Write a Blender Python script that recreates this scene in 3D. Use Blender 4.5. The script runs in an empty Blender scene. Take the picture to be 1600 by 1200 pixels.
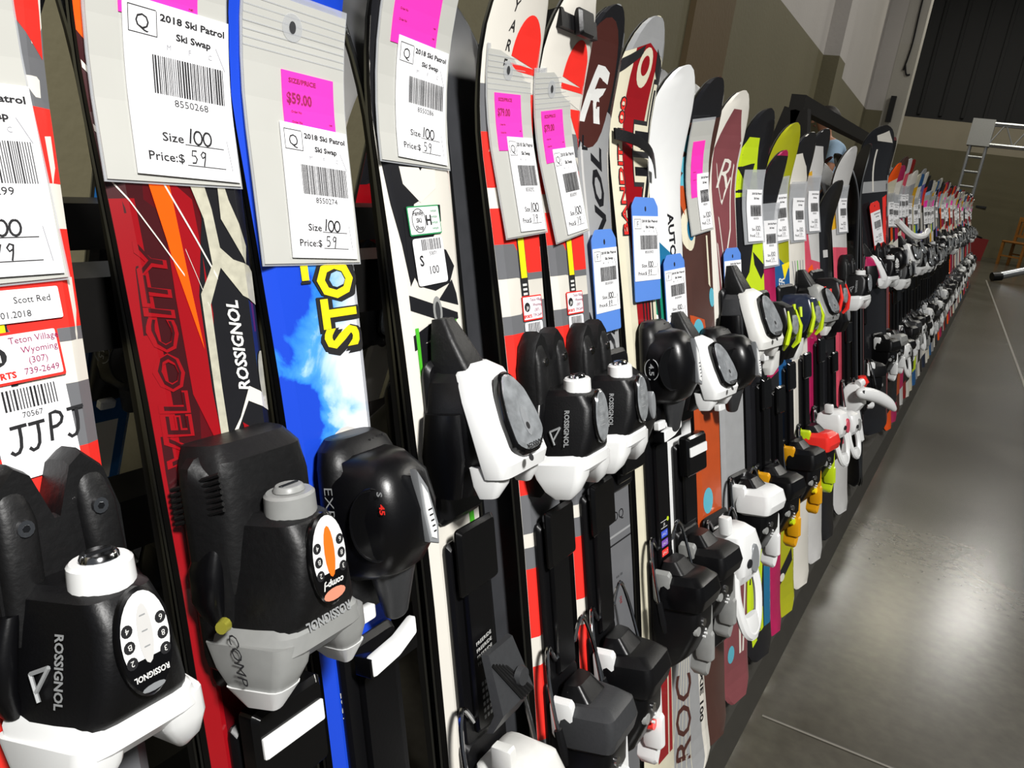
import bpy, bmesh, math, random
from mathutils import Vector, Matrix
from mathutils.geometry import tessellate_polygon

random.seed(11)
SC = bpy.context.scene
COL = SC.collection
PI = math.pi
V3 = Vector

# ------------------------------------------------------------------ camera
cam_d = bpy.data.cameras.new('camera')
cam_d.sensor_fit = 'HORIZONTAL'
cam_d.sensor_width = 36.0
cam_d.lens = 27.9
cam_d.clip_start = 0.02
cam = bpy.data.objects.new('camera', cam_d)
COL.objects.link(cam)
cR, cU, cF = (0.84377, 0.52071, 0.13005), (-0.25542, 0.17649, 0.95058), (-0.47203, 0.83529, -0.28192)
cam.matrix_world = Matrix(((cR[0], cU[0], -cF[0], 0.0), (cR[1], cU[1], -cF[1], 0.0),
                           (cR[2], cU[2], -cF[2], 0.9), (0, 0, 0, 1)))
SC.camera = cam

# ------------------------------------------------------------------ world, lamps, exposure
vs = SC.view_settings
vs.view_transform = 'Standard'
vs.look = 'None'
vs.gamma = 1.0
vs.use_curve_mapping = False
vs.exposure = 0.0
wd = bpy.data.worlds.new('hall_ambient')
SC.world = wd
wd.use_nodes = True
wd.node_tree.nodes['Background'].inputs[0].default_value = (0.86, 0.93, 1.0, 1)
wd.node_tree.nodes['Background'].inputs[1].default_value = 0.09


def lamp(name, loc, power, radius, color=(1, 0.97, 0.9), aim=None):
    d = bpy.data.lights.new(name, 'AREA')
    d.shape = 'DISK'
    d.size = radius * 2
    d.energy = power
    d.color = color
    o = bpy.data.objects.new(name, d)
    COL.objects.link(o)
    o.location = loc
    if aim is not None:
        o.rotation_euler = (V3(aim) - V3(loc)).to_track_quat('-Z', 'Y').to_euler()
    return o


# high-bay hall lamps over the aisle, with two added to steer the brightness
lamp('hall_or_added_lamp', (1.45, -0.6, 2.75), 150, 0.2, (1, 0.985, 0.96), (-0.3, 0.5, 0.7))  # added disc lamp, below hall lamp height, for the fall-off along the row
lamp('hall_or_added_lamp', (1.16, 15.2, 6.0), 130, 0.34)
lamp('hall_or_added_lamp', (0.0, 14.2, 6.0), 45, 0.30, (1, 0.93, 0.7))
lamp('hall_or_added_lamp', (-1.02, 15.3, 6.0), 60, 0.26)
lamp('hall_or_added_lamp', (2.0, 8.2, 6.0), 120, 0.34)  # added lamp, brightens the camera-facing side of the pale column
lamp('hall_or_added_lamp', (3.0, 6.0, 5.6), 130, 0.3)
lamp('hall_or_added_lamp', (4.5, 10.0, 6.0), 70, 0.34)

# ------------------------------------------------------------------ materials
MATS = {}


def lin(h):
    h = h.lstrip('#')
    out = []
    for i in (0, 2, 4):
        c = int(h[i:i + 2], 16) / 255
        out.append(c / 12.92 if c <= 0.04045 else ((c + 0.055) / 1.055) ** 2.4)
    return (*out, 1)


def mat(name, hexc, rough=0.4, metal=0.0, coat=0.0, var=0.06, scale=60.0, bump=0.0, emit=None, alpha=1.0, trans=0.0, spec=0.5):
    if name in MATS:
        return MATS[name]
    m = bpy.data.materials.new(name)
    m.use_nodes = True
    nt = m.node_tree
    b = nt.nodes['Principled BSDF']
    c = lin(hexc)
    nz = nt.nodes.new('ShaderNodeTexNoise')
    nz.inputs['Scale'].default_value = scale
    nz.inputs['Detail'].default_value = 4
    tc = nt.nodes.new('ShaderNodeTexCoord')
    nt.links.new(tc.outputs['Object'], nz.inputs['Vector'])
    mx = nt.nodes.new('ShaderNodeMix')
    mx.data_type = 'RGBA'
    mx.inputs['A'].default_value = tuple(max(0, x * (1 - var)) for x in c[:3]) + (1,)
    mx.inputs['B'].default_value = tuple(min(1, x * (1 + var)) for x in c[:3]) + (1,)
    nt.links.new(nz.outputs['Fac'], mx.inputs['Factor'])
    nt.links.new(mx.outputs['Result'], b.inputs['Base Color'])
    b.inputs['Roughness'].default_value = rough
    b.inputs['Metallic'].default_value = metal
    b.inputs['Coat Weight'].default_value = coat
    b.inputs['Specular IOR Level'].default_value = spec
    b.inputs['Alpha'].default_value = alpha
    b.inputs['Transmission Weight'].default_value = trans
    if bump:
        bp = nt.nodes.new('ShaderNodeBump')
        bp.inputs['Strength'].default_value = bump
        bp.inputs['Distance'].default_value = 0.001
        nt.links.new(nz.outputs['Fac'], bp.inputs['Height'])
        nt.links.new(bp.outputs['Normal'], b.inputs['Normal'])
    if emit:
        b.inputs['Emission Color'].default_value = lin(emit)
        b.inputs['Emission Strength'].default_value = 1.0
    MATS[name] = m
    return m


BLK = mat('black_plastic', '#070709', 0.32, bump=0.06, scale=400, spec=0.4)
BLKM = mat('black_matte_plastic', '#08080a', 0.42, bump=0.12, scale=500, var=0.2, spec=0.4)
BLKW = mat('worn_black_rubber', '#0d0d0e', 0.46, bump=0.3, scale=220, var=0.35, spec=0.4)
BLKG = mat('black_gloss', '#0a0a0b', 0.18)
CORE = mat('ski_sidewall_black', '#0b0b0c', 0.35)
BASE = mat('ski_base_black', '#38393c', 0.38, var=0.3, scale=30)
STEEL = mat('steel_edge', '#8d9092', 0.3, metal=1.0)
CHROME = mat('chrome', '#d8d8da', 0.12, metal=1.0)
DSTEEL = mat('dark_steel', '#5a5c60', 0.3, metal=1.0)
WHITE = mat('white_plastic', '#e6e7e6', 0.3, var=0.03)
WHITEW = mat('worn_white_plastic', '#dcdcd8', 0.35, var=0.08, scale=90)
GREYP = mat('grey_plastic', '#8d8e8c', 0.4, var=0.15, scale=80)
GREYD = mat('dark_grey_plastic', '#343537', 0.45, var=0.15, bump=0.15, scale=300)
SILVER = mat('silver_plastic', '#9da0a3', 0.3, metal=0.35)
CLEAR = mat('clear_window', '#9da1a4', 0.1, coat=1.0, metal=0.3, var=0.75, scale=90)
ORANGE = mat('orange_indicator', '#f2711f', 0.3)
INK = mat('black_ink', '#17171a', 0.6)
INKL = mat('pale_grey_ink', '#9a9aa0', 0.7)
INKW = mat('white_print', '#d9d9d6', 0.4)
INKG = mat('grey_print', '#8f9192', 0.4)
PAPER = mat('white_label_paper', '#f0f0f2', 0.6, var=0.015)
PINK = mat('neon_pink_sticker', '#ff2fb4', 0.6, var=0.02)
MAROON = mat('maroon_ink', '#8d1150', 0.6)
SLEEVE = mat('grey_vinyl_sleeve', '#bcbcb6', 0.28, coat=0.4, var=0.05, scale=25)
VINYLC = mat('clear_vinyl_sleeve', '#c9ccd0', 0.15, coat=0.3, alpha=0.14)
VINYL = mat('clear_vinyl_edge', '#c9ccd0', 0.12, coat=0.6, alpha=0.45)
BLUET = mat('blue_tag_card', '#5585d6', 0.5, var=0.03)
REDB = mat('red_print', '#f0342c', 0.24, coat=0.3, var=0.04)
GREYB = mat('grey_topsheet', '#6b6c6f', 0.26, coat=0.3, var=0.06)
WHT = mat('white_topsheet', '#dedad0', 0.24, coat=0.3, var=0.05, scale=20)
YEL = mat('yellow_print', '#f4dd1e', 0.3)
YELD = mat('amber_print', '#d9a520', 0.3)
REDD = mat('dark_red_topsheet', '#540c13', 0.22, coat=0.5, var=0.25, scale=18)
REDM = mat('crimson_topsheet', '#930e17', 0.22, coat=0.5, var=0.15, scale=18)
REDDK = mat('maroon_topsheet', '#3c1014', 0.25, coat=0.5, var=0.3, scale=20)
ORG = mat('orange_print', '#ff5a0a', 0.25, coat=0.3)
SILL = mat('distressed_silver_print', '#b5b2a0', 0.35, var=0.35, scale=160)
BLUS = mat('royal_blue_topsheet', '#1c46c8', 0.22, coat=0.5, var=0.12, scale=15)
BLUL = mat('sky_blue_print', '#3c8fea', 0.24, coat=0.4, var=0.18, scale=40)
BLUP = mat('pale_cloud_print', '#a9cdec', 0.24, coat=0.4, var=0.1, scale=40)
BLUW = mat('cloud_white_print', '#dfe3ea', 0.24, coat=0.4, var=0.05, scale=40)
GRN = mat('green_print', '#4cb82c', 0.3)
GRND = mat('green_sticker', '#1f8a50', 0.5)
LIME = mat('lime_topsheet', '#c3dc1f', 0.26, coat=0.3)
LIMED = mat('olive_lime_topsheet', '#a9ab1c', 0.28, coat=0.3)
CHAR = mat('charcoal_topsheet', '#1b1b1e', 0.26, coat=0.4, var=0.1)
TEAL = mat('teal_print', '#1d6e96', 0.26, coat=0.3)
TEALG = mat('sea_green_print', '#1f8a6a', 0.26, coat=0.3)
BROWN = mat('brown_topsheet', '#4b312b', 0.3, coat=0.3, var=0.2, scale=25)
BRNR = mat('dark_brown_tip', '#49241f', 0.3, coat=0.3)
AQUA = mat('aqua_print', '#58a9bb', 0.3)
DUSTY = mat('dusty_pink_topsheet', '#7d4448', 0.28, coat=0.3, var=0.2, scale=25)
PETROL = mat('petrol_blue_topsheet', '#205a92', 0.26, coat=0.3)
CORAL = mat('coral_pink_topsheet', '#d24e62', 0.28, coat=0.3, var=0.25, scale=35)
MAGE = mat('magenta_topsheet', '#b01f56', 0.28, coat=0.3, var=0.15)
RUST = mat('rust_orange_topsheet', '#b34a1f', 0.3, coat=0.3, var=0.1)
SILV = mat('silver_grey_topsheet', '#9a9b9c', 0.28, coat=0.3, var=0.1)
CREAM = mat('cream_topsheet', '#d8d2ba', 0.28, coat=0.3, var=0.12, scale=30)
PURP = mat('violet_topsheet', '#6d66a8', 0.28, coat=0.3)
NAVY = mat('navy_topsheet', '#20283c', 0.28, coat=0.3)
PALEG = mat('pale_grey_topsheet', '#c9c8c6', 0.28, coat=0.3, var=0.06)
RACK = mat('rack_black_steel', '#1c1b1a', 0.45, metal=0.4, var=0.25, scale=40)
TRAY = mat('rack_tray_grey_steel', '#3a3833', 0.5, metal=0.25, var=0.2, scale=30)

# ------------------------------------------------------------------ mesh helpers


class MB:
    def __init__(self):
        self.v, self.f, self.mi, self.mats = [], [], [], []

    def m(self, mt):
        if mt not in self.mats:
            self.mats.append(mt)
        return self.mats.index(mt)

    def add(self, vf, mt, M=None):
        vs_, fs = vf
        o = len(self.v)
        if M is not None:
            vs_ = [M @ V3(p) for p in vs_]
        self.v += [tuple(p) for p in vs_]
        k = self.m(mt)
        for f in fs:
            self.f.append([i + o for i in f])
            self.mi.append(k)
        return self

    def mesh(self, name, smooth=True, ang=32, fix=True):
        me = bpy.data.meshes.new(name)
        me.from_pydata(self.v, [], self.f)
        for mt in self.mats:
            me.materials.append(mt)
        me.polygons.foreach_set('material_index', self.mi)
        if fix:
            bm = bmesh.new()
            bm.from_mesh(me)
            bmesh.ops.recalc_face_normals(bm, faces=bm.faces)
            bm.to_mesh(me)
            bm.free()
        if smooth:
            me.polygons.foreach_set('use_smooth', [True] * len(me.polygons))
            me.set_sharp_from_angle(angle=math.radians(ang))
        me.update()
        return me


def loft(rings, cap0=True, cap1=True):
    n = len(rings[0])
    v, f = [], []
    for r in rings:
        v += [tuple(p) for p in r]
    for k in range(len(rings) - 1):
        for i in range(n):
            j = (i + 1) % n
            f.append((k * n + i, k * n + j, (k + 1) * n + j, (k + 1) * n + i))
    if cap0:
        f.append(tuple(range(n - 1, -1, -1)))
    if cap1:
        f.append(tuple((len(rings) - 1) * n + i for i in range(n)))
    return v, f


def rounded(pts, r, n=3):
    out = []
    k = len(pts)
    for i in range(k):
        p, a, b = V3(pts[i]), V3(pts[i - 1]), V3(pts[(i + 1) % k])
        da, db = (a - p), (b - p)
        ra = min(r, da.length * 0.48)
        rb = min(r, db.length * 0.48)
        pa, pb = p + da.normalized() * ra, p + db.normalized() * rb
        for q in range(n + 1):
            t = q / n
            out.append((1 - t) ** 2 * pa + 2 * t * (1 - t) * p + t * t * pb)
    return out


def trap(y, b, f, z0, z1, r=0.008, cx=0.0, fx=None, n=3):
    fx = cx if fx is None else fx
    return [V3((p.x, y, p.y)) for p in rounded([(cx - b, z0), (cx + b, z0), (fx + f, z1), (fx - f, z1)], r, n)]


def sel(y, cx, cz, hw, hh, e=2.6, n=20):
    out = []
    for i in range(n):
        a = 2 * PI * i / n
        c, s = math.cos(a), math.sin(a)
        out.append(V3((cx + hw * math.copysign(abs(c) ** (2 / e), c), y, cz + hh * math.copysign(abs(s) ** (2 / e), s))))
    return out


def slab(poly, z0, z1, bev=0.0015):
    c = sum((V3(p) for p in poly), V3((0, 0))) / len(poly)
    ext = max((V3(p) - c).length for p in poly)
    k = 1 - bev / ext

    def rg(z, s):
        return [V3((c.x + (p[0] - c.x) * s, c.y + (p[1] - c.y) * s, z)) for p in poly]
    return loft([rg(z0, k), rg(z0 + bev, 1), rg(z1 - bev, 1), rg(z1, k)])


def rect(x0, y0, x1, y1, r=0.002, n=3):
    return [tuple(p) for p in rounded([(x0, y0), (x1, y0), (x1, y1), (x0, y1)], r, n)]


def box(x0, y0, z0, x1, y1, z1, r=0.002):
    return slab(rect(x0, y0, x1, y1, r), z0, z1, min(r, 0.4 * (z1 - z0)))


def ell(cx, cy, rx, ry, n=20, rot=0.0):
    out = []
    for i in range(n):
        a = 2 * PI * i / n
        x, y = rx * math.cos(a), ry * math.sin(a)
        out.append((cx + x * math.cos(rot) - y * math.sin(rot), cy + x * math.sin(rot) + y * math.cos(rot)))
    return out


def cyl(p0, p1, r0, r1=None, n=14, bev=0.0):
    r1 = r0 if r1 is None else r1
    p0, p1 = V3(p0), V3(p1)
    d = (p1 - p0).normalized()
    u = d.orthogonal().normalized()
    w = d.cross(u)

    def rg(p, r):
        return [p + (u * math.cos(2 * PI * i / n) + w * math.sin(2 * PI * i / n)) * r for i in range(n)]
    if bev:
        return loft([rg(p0, r0 - bev), rg(p0 + d * bev, r0), rg(p1 - d * bev, r1), rg(p1, r1 - bev)])
    return loft([rg(p0, r0), rg(p1, r1)])


def tube(pts, r, n=8, closed=False):
    pts = [V3(p) for p in pts]
    rs = r if isinstance(r, (list, tuple)) else [r] * len(pts)
    rings = []
    prev = None
    for i, p in enumerate(pts):
        a = pts[i - 1] if i else p
        b = pts[i + 1] if i < len(pts) - 1 else p
        d = (b - a).normalized()
        if prev is None:
            u = d.orthogonal().normalized()
        else:
            u = (prev - d * prev.dot(d))
            u = u.normalized() if u.length > 1e-6 else d.orthogonal().normalized()
        prev = u
        w = d.cross(u)
        rings.append([p + (u * math.cos(2 * PI * k / n) + w * math.sin(2 * PI * k / n)) * rs[i] for k in range(n)])
    return loft(rings)


def bez(ps, n=8):
    """smooth path through control points (Catmull-Rom)"""
    ps = [V3(p) for p in ps]
    out = []
    for i in range(len(ps) - 1):
        a = ps[max(i - 1, 0)]
        b, c = ps[i], ps[i + 1]
        d = ps[min(i + 2, len(ps) - 1)]
        for k in range(n):
            t = k / n
            out.append(0.5 * ((2 * b) + (c - a) * t + (2 * a - 5 * b + 4 * c - d) * t * t + (3 * b - a - 3 * c + d) * t ** 3))
    out.append(ps[-1])
    return out


def flat(poly, z):
    return [(p[0], p[1], z) for p in poly], [tuple(range(len(poly)))]


_TX = {}


def text2d(s, bold=0.0, shear=0.0):
    k = (s, bold, shear)
    if k in _TX:
        return _TX[k]
    cu = bpy.data.curves.new('text', 'FONT')
    cu.body = s
    cu.size = 1.0
    cu.offset = bold
    cu.shear = shear
    cu.resolution_u = 2
    o = bpy.data.objects.new('text', cu)
    COL.objects.link(o)
    dg = bpy.context.evaluated_depsgraph_get()
    me = bpy.data.meshes.new_from_object(o.evaluated_get(dg))
    fs = [[(me.vertices[i].co.x, me.vertices[i].co.y) for i in p.vertices] for p in me.polygons]
    xs = [p[0] for f in fs for p in f] or [0]
    res = (fs, min(xs), max(xs))
    bpy.data.objects.remove(o)
    bpy.data.curves.remove(cu)
    bpy.data.meshes.remove(me)
    _TX[k] = res
    return res


def text_in(mb, mt, s, O, X, Y, h, bold=0.0, shear=0.0, xs=1.0, align='C', width=None):
    """flat lettering: O centre of the cap-height band, X reading direction, Y up, h cap height"""
    fs, a, b = text2d(s, bold, shear)
    k = h / 0.70
    kx = k * xs if width is None else width / max(1e-6, b - a)
    o = {'C': (a + b) / 2, 'L': a, 'R': b}[align]
    O, X, Y = V3(O), V3(X).normalized(), V3(Y).normalized()
    v, f = [], []
    for face in fs:
        f.append(tuple(range(len(v), len(v) + len(face))))
        v += [O + X * ((p[0] - o) * kx) + Y * ((p[1] - 0.35) * k) for p in face]
    mb.add((v, f), mt)


def stroke(mb, mt, pts, w, z):
    """pen stroke as a ribbon in a tag's plane"""
    pts = [V3((p[0], p[1])) for p in pts]
    v, f = [], []
    for i, p in enumerate(pts):
        a, b = pts[max(0, i - 1)], pts[min(len(pts) - 1, i + 1)]
        d = (b - a).normalized()
        n = V3((-d.y, d.x)) * w / 2
        v += [(p.x - n.x, p.y - n.y, z), (p.x + n.x, p.y + n.y, z)]
        if i:
            f.append((2 * i - 2, 2 * i, 2 * i + 1, 2 * i - 1))
    mb.add((v, f), mt)


DIG = {
    '1': [[(.35, 1.05), (.2, 0)]],
    '0': [[(.5 + .42 * math.cos(a), .45 + .47 * math.sin(a)) for a in [PI / 2 + 2 * PI * i / 12 for i in range(13)]]],
    '5': [[(.75, 1), (.25, 1), (.2, .6), (.55, .62), (.75, .38), (.6, .08), (.2, .05)]],
    '9': [[(.75, .9), (.45, 1), (.22, .75), (.4, .5), (.7, .65), (.75, .95), (.68, .4), (.55, -.1)]],
    '7': [[(.2, .95), (.75, .98), (.45, 0)]],
    '8': [[(.7, .85), (.4, 1), (.25, .78), (.5, .52), (.72, .25), (.45, 0), (.2, .22), (.5, .52), (.72, .8)]],
    '3': [[(.2, .95), (.55, 1), (.7, .75), (.4, .52), (.75, .3), (.5, 0), (.15, .1)]],
    'J': [[(.15, 1), (.95, 1.02)], [(.6, 1), (.62, .55), (.58, .2), (.45, .02), (.25, -.03), (.08, .1)]],
    'P': [[(.2, 0), (.22, .5), (.25, 1), (.5, 1.03), (.7, .95), (.78, .78), (.7, .6), (.5, .5), (.22, .48)]],
}


def handwrite(mb, mt, s, x, y, h, z, w=0.0008, adv=0.72):
    for ch in s:
        for st in DIG.get(ch, []):
            stroke(mb, mt, [(x + p[0] * h * 0.8 + p[1] * h * .08, y + p[1] * h) for p in st], w, z)
        x += h * adv * (.55 if ch == '1' else 1)


# ------------------------------------------------------------------ object helpers
def link(name, me, parent=None, loc=None, M=None):
    o = bpy.data.objects.new(name, me)
    COL.objects.link(o)
    if parent is not None:
        o.parent = parent
    if M is not None:
        o.matrix_local = M
    elif loc is not None:
        o.location = loc
    return o


def tag(o, label, cat, group=None):
    o['label'] = label
    o['category'] = cat
    if group:
        o['group'] = group
    return o


def struct(name, vf, mt, **kw):
    mb = MB()
    for a in (vf if isinstance(vf, list) else [vf]):
        mb.add(a, mt)
    o = link(name, mb.mesh(name, **kw))
    o['kind'] = 'structure'
    return o


def cuboid(x0, y0, z0, x1, y1, z1):
    v = [(x, y, z) for x in (x0, x1) for y in (y0, y1) for z in (z0, z1)]
    return v, [(0, 1, 3, 2), (4, 6, 7, 5), (0, 4, 5, 1), (2, 3, 7, 6), (0, 2, 6, 4), (1, 5, 7, 3)]

# ------------------------------------------------------------------ room
def two_tone(name, low, high, zs, far=None, rough=0.7):
    m = bpy.data.materials.new(name)
    m.use_nodes = True
    nt = m.node_tree
    b = nt.nodes['Principled BSDF']
    b.inputs['Roughness'].default_value = rough
    tc = nt.nodes.new('ShaderNodeTexCoord')
    sx = nt.nodes.new('ShaderNodeSeparateXYZ')
    nt.links.new(tc.outputs['Object'], sx.inputs[0])
    cur = None
    cols = [low] + high
    for i, z in enumerate(zs):
        g = nt.nodes.new('ShaderNodeMath')
        g.operation = 'GREATER_THAN'
        g.inputs[1].default_value = z
        nt.links.new(sx.outputs['Z'], g.inputs[0])
        mx = nt.nodes.new('ShaderNodeMix')
        mx.data_type = 'RGBA'
        if cur is None:
            mx.inputs['A'].default_value = lin(cols[0])
        else:
            nt.links.new(cur, mx.inputs['A'])
        mx.inputs['B'].default_value = lin(cols[i + 1])
        nt.links.new(g.outputs[0], mx.inputs['Factor'])
        cur = mx.outputs['Result']
    nz = nt.nodes.new('ShaderNodeTexNoise')
    nz.inputs['Scale'].default_value = 1.3
    nz.inputs['Detail'].default_value = 5
    nt.links.new(tc.outputs['Object'], nz.inputs['Vector'])
    rmp = nt.nodes.new('ShaderNodeMapRange')
    rmp.inputs['To Min'].default_value = 0.88
    rmp.inputs['To Max'].default_value = 1.1
    nt.links.new(nz.outputs['Fac'], rmp.inputs['Value'])
    mul = nt.nodes.new('ShaderNodeVectorMath')
    mul.operation = 'SCALE'
    nt.links.new(cur, mul.inputs[0])
    nt.links.new(rmp.outputs[0], mul.inputs['Scale'])
    nt.links.new(mul.outputs[0], b.inputs['Base Color'])
    bp = nt.nodes.new('ShaderNodeBump')
    bp.inputs['Strength'].default_value = 0.15
    bp.inputs['Distance'].default_value = 0.01
    n2 = nt.nodes.new('ShaderNodeTexNoise')
    n2.inputs['Scale'].default_value = 40
    nt.links.new(tc.outputs['Object'], n2.inputs['Vector'])
    nt.links.new(n2.outputs['Fac'], bp.inputs['Height'])
    nt.links.new(bp.outputs['Normal'], b.inputs['Normal'])
    return m


def floor_mat():
    m = bpy.data.materials.new('polished_concrete')
    m.use_nodes = True
    nt = m.node_tree
    b = nt.nodes['Principled BSDF']
    tc = nt.nodes.new('ShaderNodeTexCoord')
    a = nt.nodes.new('ShaderNodeTexNoise')
    a.inputs['Scale'].default_value = 1.6
    a.inputs['Detail'].default_value = 8
    a.inputs['Roughness'].default_value = 0.62
    f = nt.nodes.new('ShaderNodeTexNoise')
    f.inputs['Scale'].default_value = 38
    f.inputs['Detail'].default_value = 5
    for n in (a, f):
        nt.links.new(tc.outputs['Object'], n.inputs['Vector'])
    r = nt.nodes.new('ShaderNodeValToRGB')
    r.color_ramp.elements[0].position = 0.28
    r.color_ramp.elements[0].color = lin('#3f3c35')
    r.color_ramp.elements[1].position = 0.75
    r.color_ramp.elements[1].color = lin('#524f46')
    nt.links.new(a.outputs['Fac'], r.inputs[0])
    mx = nt.nodes.new('ShaderNodeMix')
    mx.data_type = 'RGBA'
    mx.blend_type = 'OVERLAY'
    mx.inputs['Factor'].default_value = 0.35
    nt.links.new(r.outputs[0], mx.inputs['A'])
    nt.links.new(f.outputs['Fac'], mx.inputs['B'])
    nt.links.new(mx.outputs['Result'], b.inputs['Base Color'])
    rr = nt.nodes.new('ShaderNodeMapRange')
    rr.inputs['To Min'].default_value = 0.17
    rr.inputs['To Max'].default_value = 0.28
    nt.links.new(a.outputs['Fac'], rr.inputs['Value'])
    nt.links.new(rr.outputs[0], b.inputs['Roughness'])
    bp = nt.nodes.new('ShaderNodeBump')
    bp.inputs['Strength'].default_value = 0.08
    bp.inputs['Distance'].default_value = 0.004
    nt.links.new(a.outputs['Fac'], bp.inputs['Height'])
    return m


FLOOR = floor_mat()
WALL = two_tone('two_tone_wall_paint', '#68624a', ['#b3aea9'], [2.1])
WALLW = two_tone('pale_column_paint', '#a8a49a', ['#aaa69e'], [3.0])
FARW = two_tone('far_wall_paint', '#565038', ['#8e8672', '#030303'], [2.1, 2.68])
BRWN = two_tone('brown_pilaster_paint', '#5d4c30', ['#5d4c30'], [3.0])

struct('floor', cuboid(-9, -4, -0.1, 12, 22, 0), FLOOR, smooth=False)
wn, wdv = V3((0.99813, 0.0612)), V3((-0.0612, 0.99813))
w0 = V3((-1.67406, 5.92766))


def along(t0, t1, p0, p1, z0, z1):
    """box along the left wall from t0 to t1, standing p0..p1 in front of it"""
    v = []
    for t in (t0, t1):
        for p in (p0, p1):
            for z in (z0, z1):
                q = w0 + wdv * t + wn * p
                v.append((q.x, q.y, z))
    return v, [(0, 1, 3, 2), (4, 6, 7, 5), (0, 4, 5, 1), (2, 3, 7, 6), (0, 2, 6, 4), (1, 5, 7, 3)]


struct('wall_left', along(-10, 15.2, -0.25, 0, 0, 8), WALL, smooth=False)
struct('trim_1', along(-1.95, -1.235, -0.02, 0.03, 0, 8), BRWN, smooth=False)
struct('trim_2', along(2.24, 2.7, -0.02, 0.145, 0, 8), WALL, smooth=False)
struct('trim_3', along(6.95, 7.3, -0.02, 0.225, 0, 8), WALL, smooth=False)
cw = struct('trim_4', along(6.95, 7.45, 0.22, 0.49, 0, 8), WALLW, smooth=False)
fa = math.radians(8)
fv = []
for t in (-3.2, 14):
    for p in (0, 0.25):
        for z in (0, 8):
            fv.append((0 + t * math.cos(fa) - p * math.sin(fa), 20.2 + t * math.sin(fa) + p * math.cos(fa), z))
struct('wall_far', (fv, [(0, 1, 3, 2), (4, 6, 7, 5), (0, 4, 5, 1), (2, 3, 7, 6), (0, 2, 6, 4), (1, 5, 7, 3)]), FARW, smooth=False)
struct('ceiling', cuboid(-6, -4, 8, 12, 22.5, 8.2), mat('dark_ceiling', '#1d1d1b', 0.9), smooth=False)
# tall ribs of the dark panelled wall above the pale band
ribs = []
for i in range(26):
    t = -2.6 + i * 0.42
    x, y = t * math.cos(fa), 20.2 + t * math.sin(fa)
    ribs.append(cuboid(x - 0.03, y - 0.06, 2.75, x + 0.03, y + 0.02, 8))
struct('trim_5', ribs, mat('black_wall_panel', '#060706', 0.7), smooth=False)
# floor joints
JNT = mat('floor_joint_filler', '#77736a', 0.5)
JND = mat('floor_joint_dark', '#3b3934', 0.6)
struct('trim_6', ([(-0.024, 13.2, 0.0012), (-0.006, 13.2, 0.0012), (0.41, 3.6, 0.0012), (0.398, 3.6, 0.0012)], [(0, 1, 2, 3)]), JNT, smooth=False, fix=False)
struct('trim_7', ([(-0.14, 1.302, 0.0012), (2.4, 1.50, 0.0012), (2.4, 1.506, 0.0012), (-0.14, 1.307, 0.0012)], [(0, 1, 2, 3)]), JNT, smooth=False, fix=False)
struct('trim_8', ([(-0.14, 1.307, 0.0013), (2.4, 1.506, 0.0013), (2.4, 1.509, 0.0013), (-0.14, 1.3095, 0.0013)], [(0, 1, 2, 3)]), JND, smooth=False, fix=False)

# cable and bracket on the pale column
cb = MB()
cc = w0 + wdv * 6.94
fx = lambda p, z: (cc.x + wn.x * p, cc.y + wn.y * p - 0.012, z)
cb.add(tube(bez([fx(0.40, 5.2), fx(0.38, 3.6), fx(0.39, 3.0), fx(0.36, 2.65)], 6), 0.012, 6), BLKM)
cb.add(tube(bez([fx(0.37, 2.72), fx(0.41, 2.6), fx(0.46, 2.6)], 4), 0.012, 6), BLKM)
tag(link('wall_cable', cb.mesh('wall_cable')), 'thin black cable running down the pale column behind the rack', 'cable')
cb = MB().add(cuboid(cc.x + 0.30, cc.y - 0.06, 1.95, cc.x + 0.37, cc.y + 0.0, 2.3), BLKM)
tag(link('wall_bracket', cb.mesh('wall_bracket', smooth=False)), 'small black bracket on the pale column, below the cable', 'bracket')

# ------------------------------------------------------------------ ski rack
X0, Z0, LEAN = -0.187, 0.072, 0.2402
DV = V3((-math.sin(LEAN), 0, math.cos(LEAN)))
NV = V3((math.cos(LEAN), 0, math.sin(LEAN)))


def bar_y(x, z, y0, y1, s=0.025):
    return cuboid(x - s, y0, z - s, x + s, y1, z + s)


def beam(p, q, s=0.022):
    """square tube between two points"""
    p, q = V3(p), V3(q)
    d = (q - p).normalized()
    u = V3((0, 1, 0)) if abs(d.y) < 0.9 else V3((1, 0, 0))
    u = (u - d * u.dot(d)).normalized()
    w = d.cross(u)
    return loft([[c + u * a * s + w * b * s for a, b in ((-1, -1), (1, -1), (1, 1), (-1, 1))] for c in (p, q)])


rack = bpy.data.objects.new('ski_rack', None)
COL.objects.link(rack)
tag(rack, 'long black steel double sided rack standing on the floor, holding the row of leaning skis', 'rack')


def rpart(name, vfs, mt=RACK):
    mb = MB()
    for a in vfs:
        mb.add(a, mt)
    return link(name, mb.mesh(name, smooth=False), rack)


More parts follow.
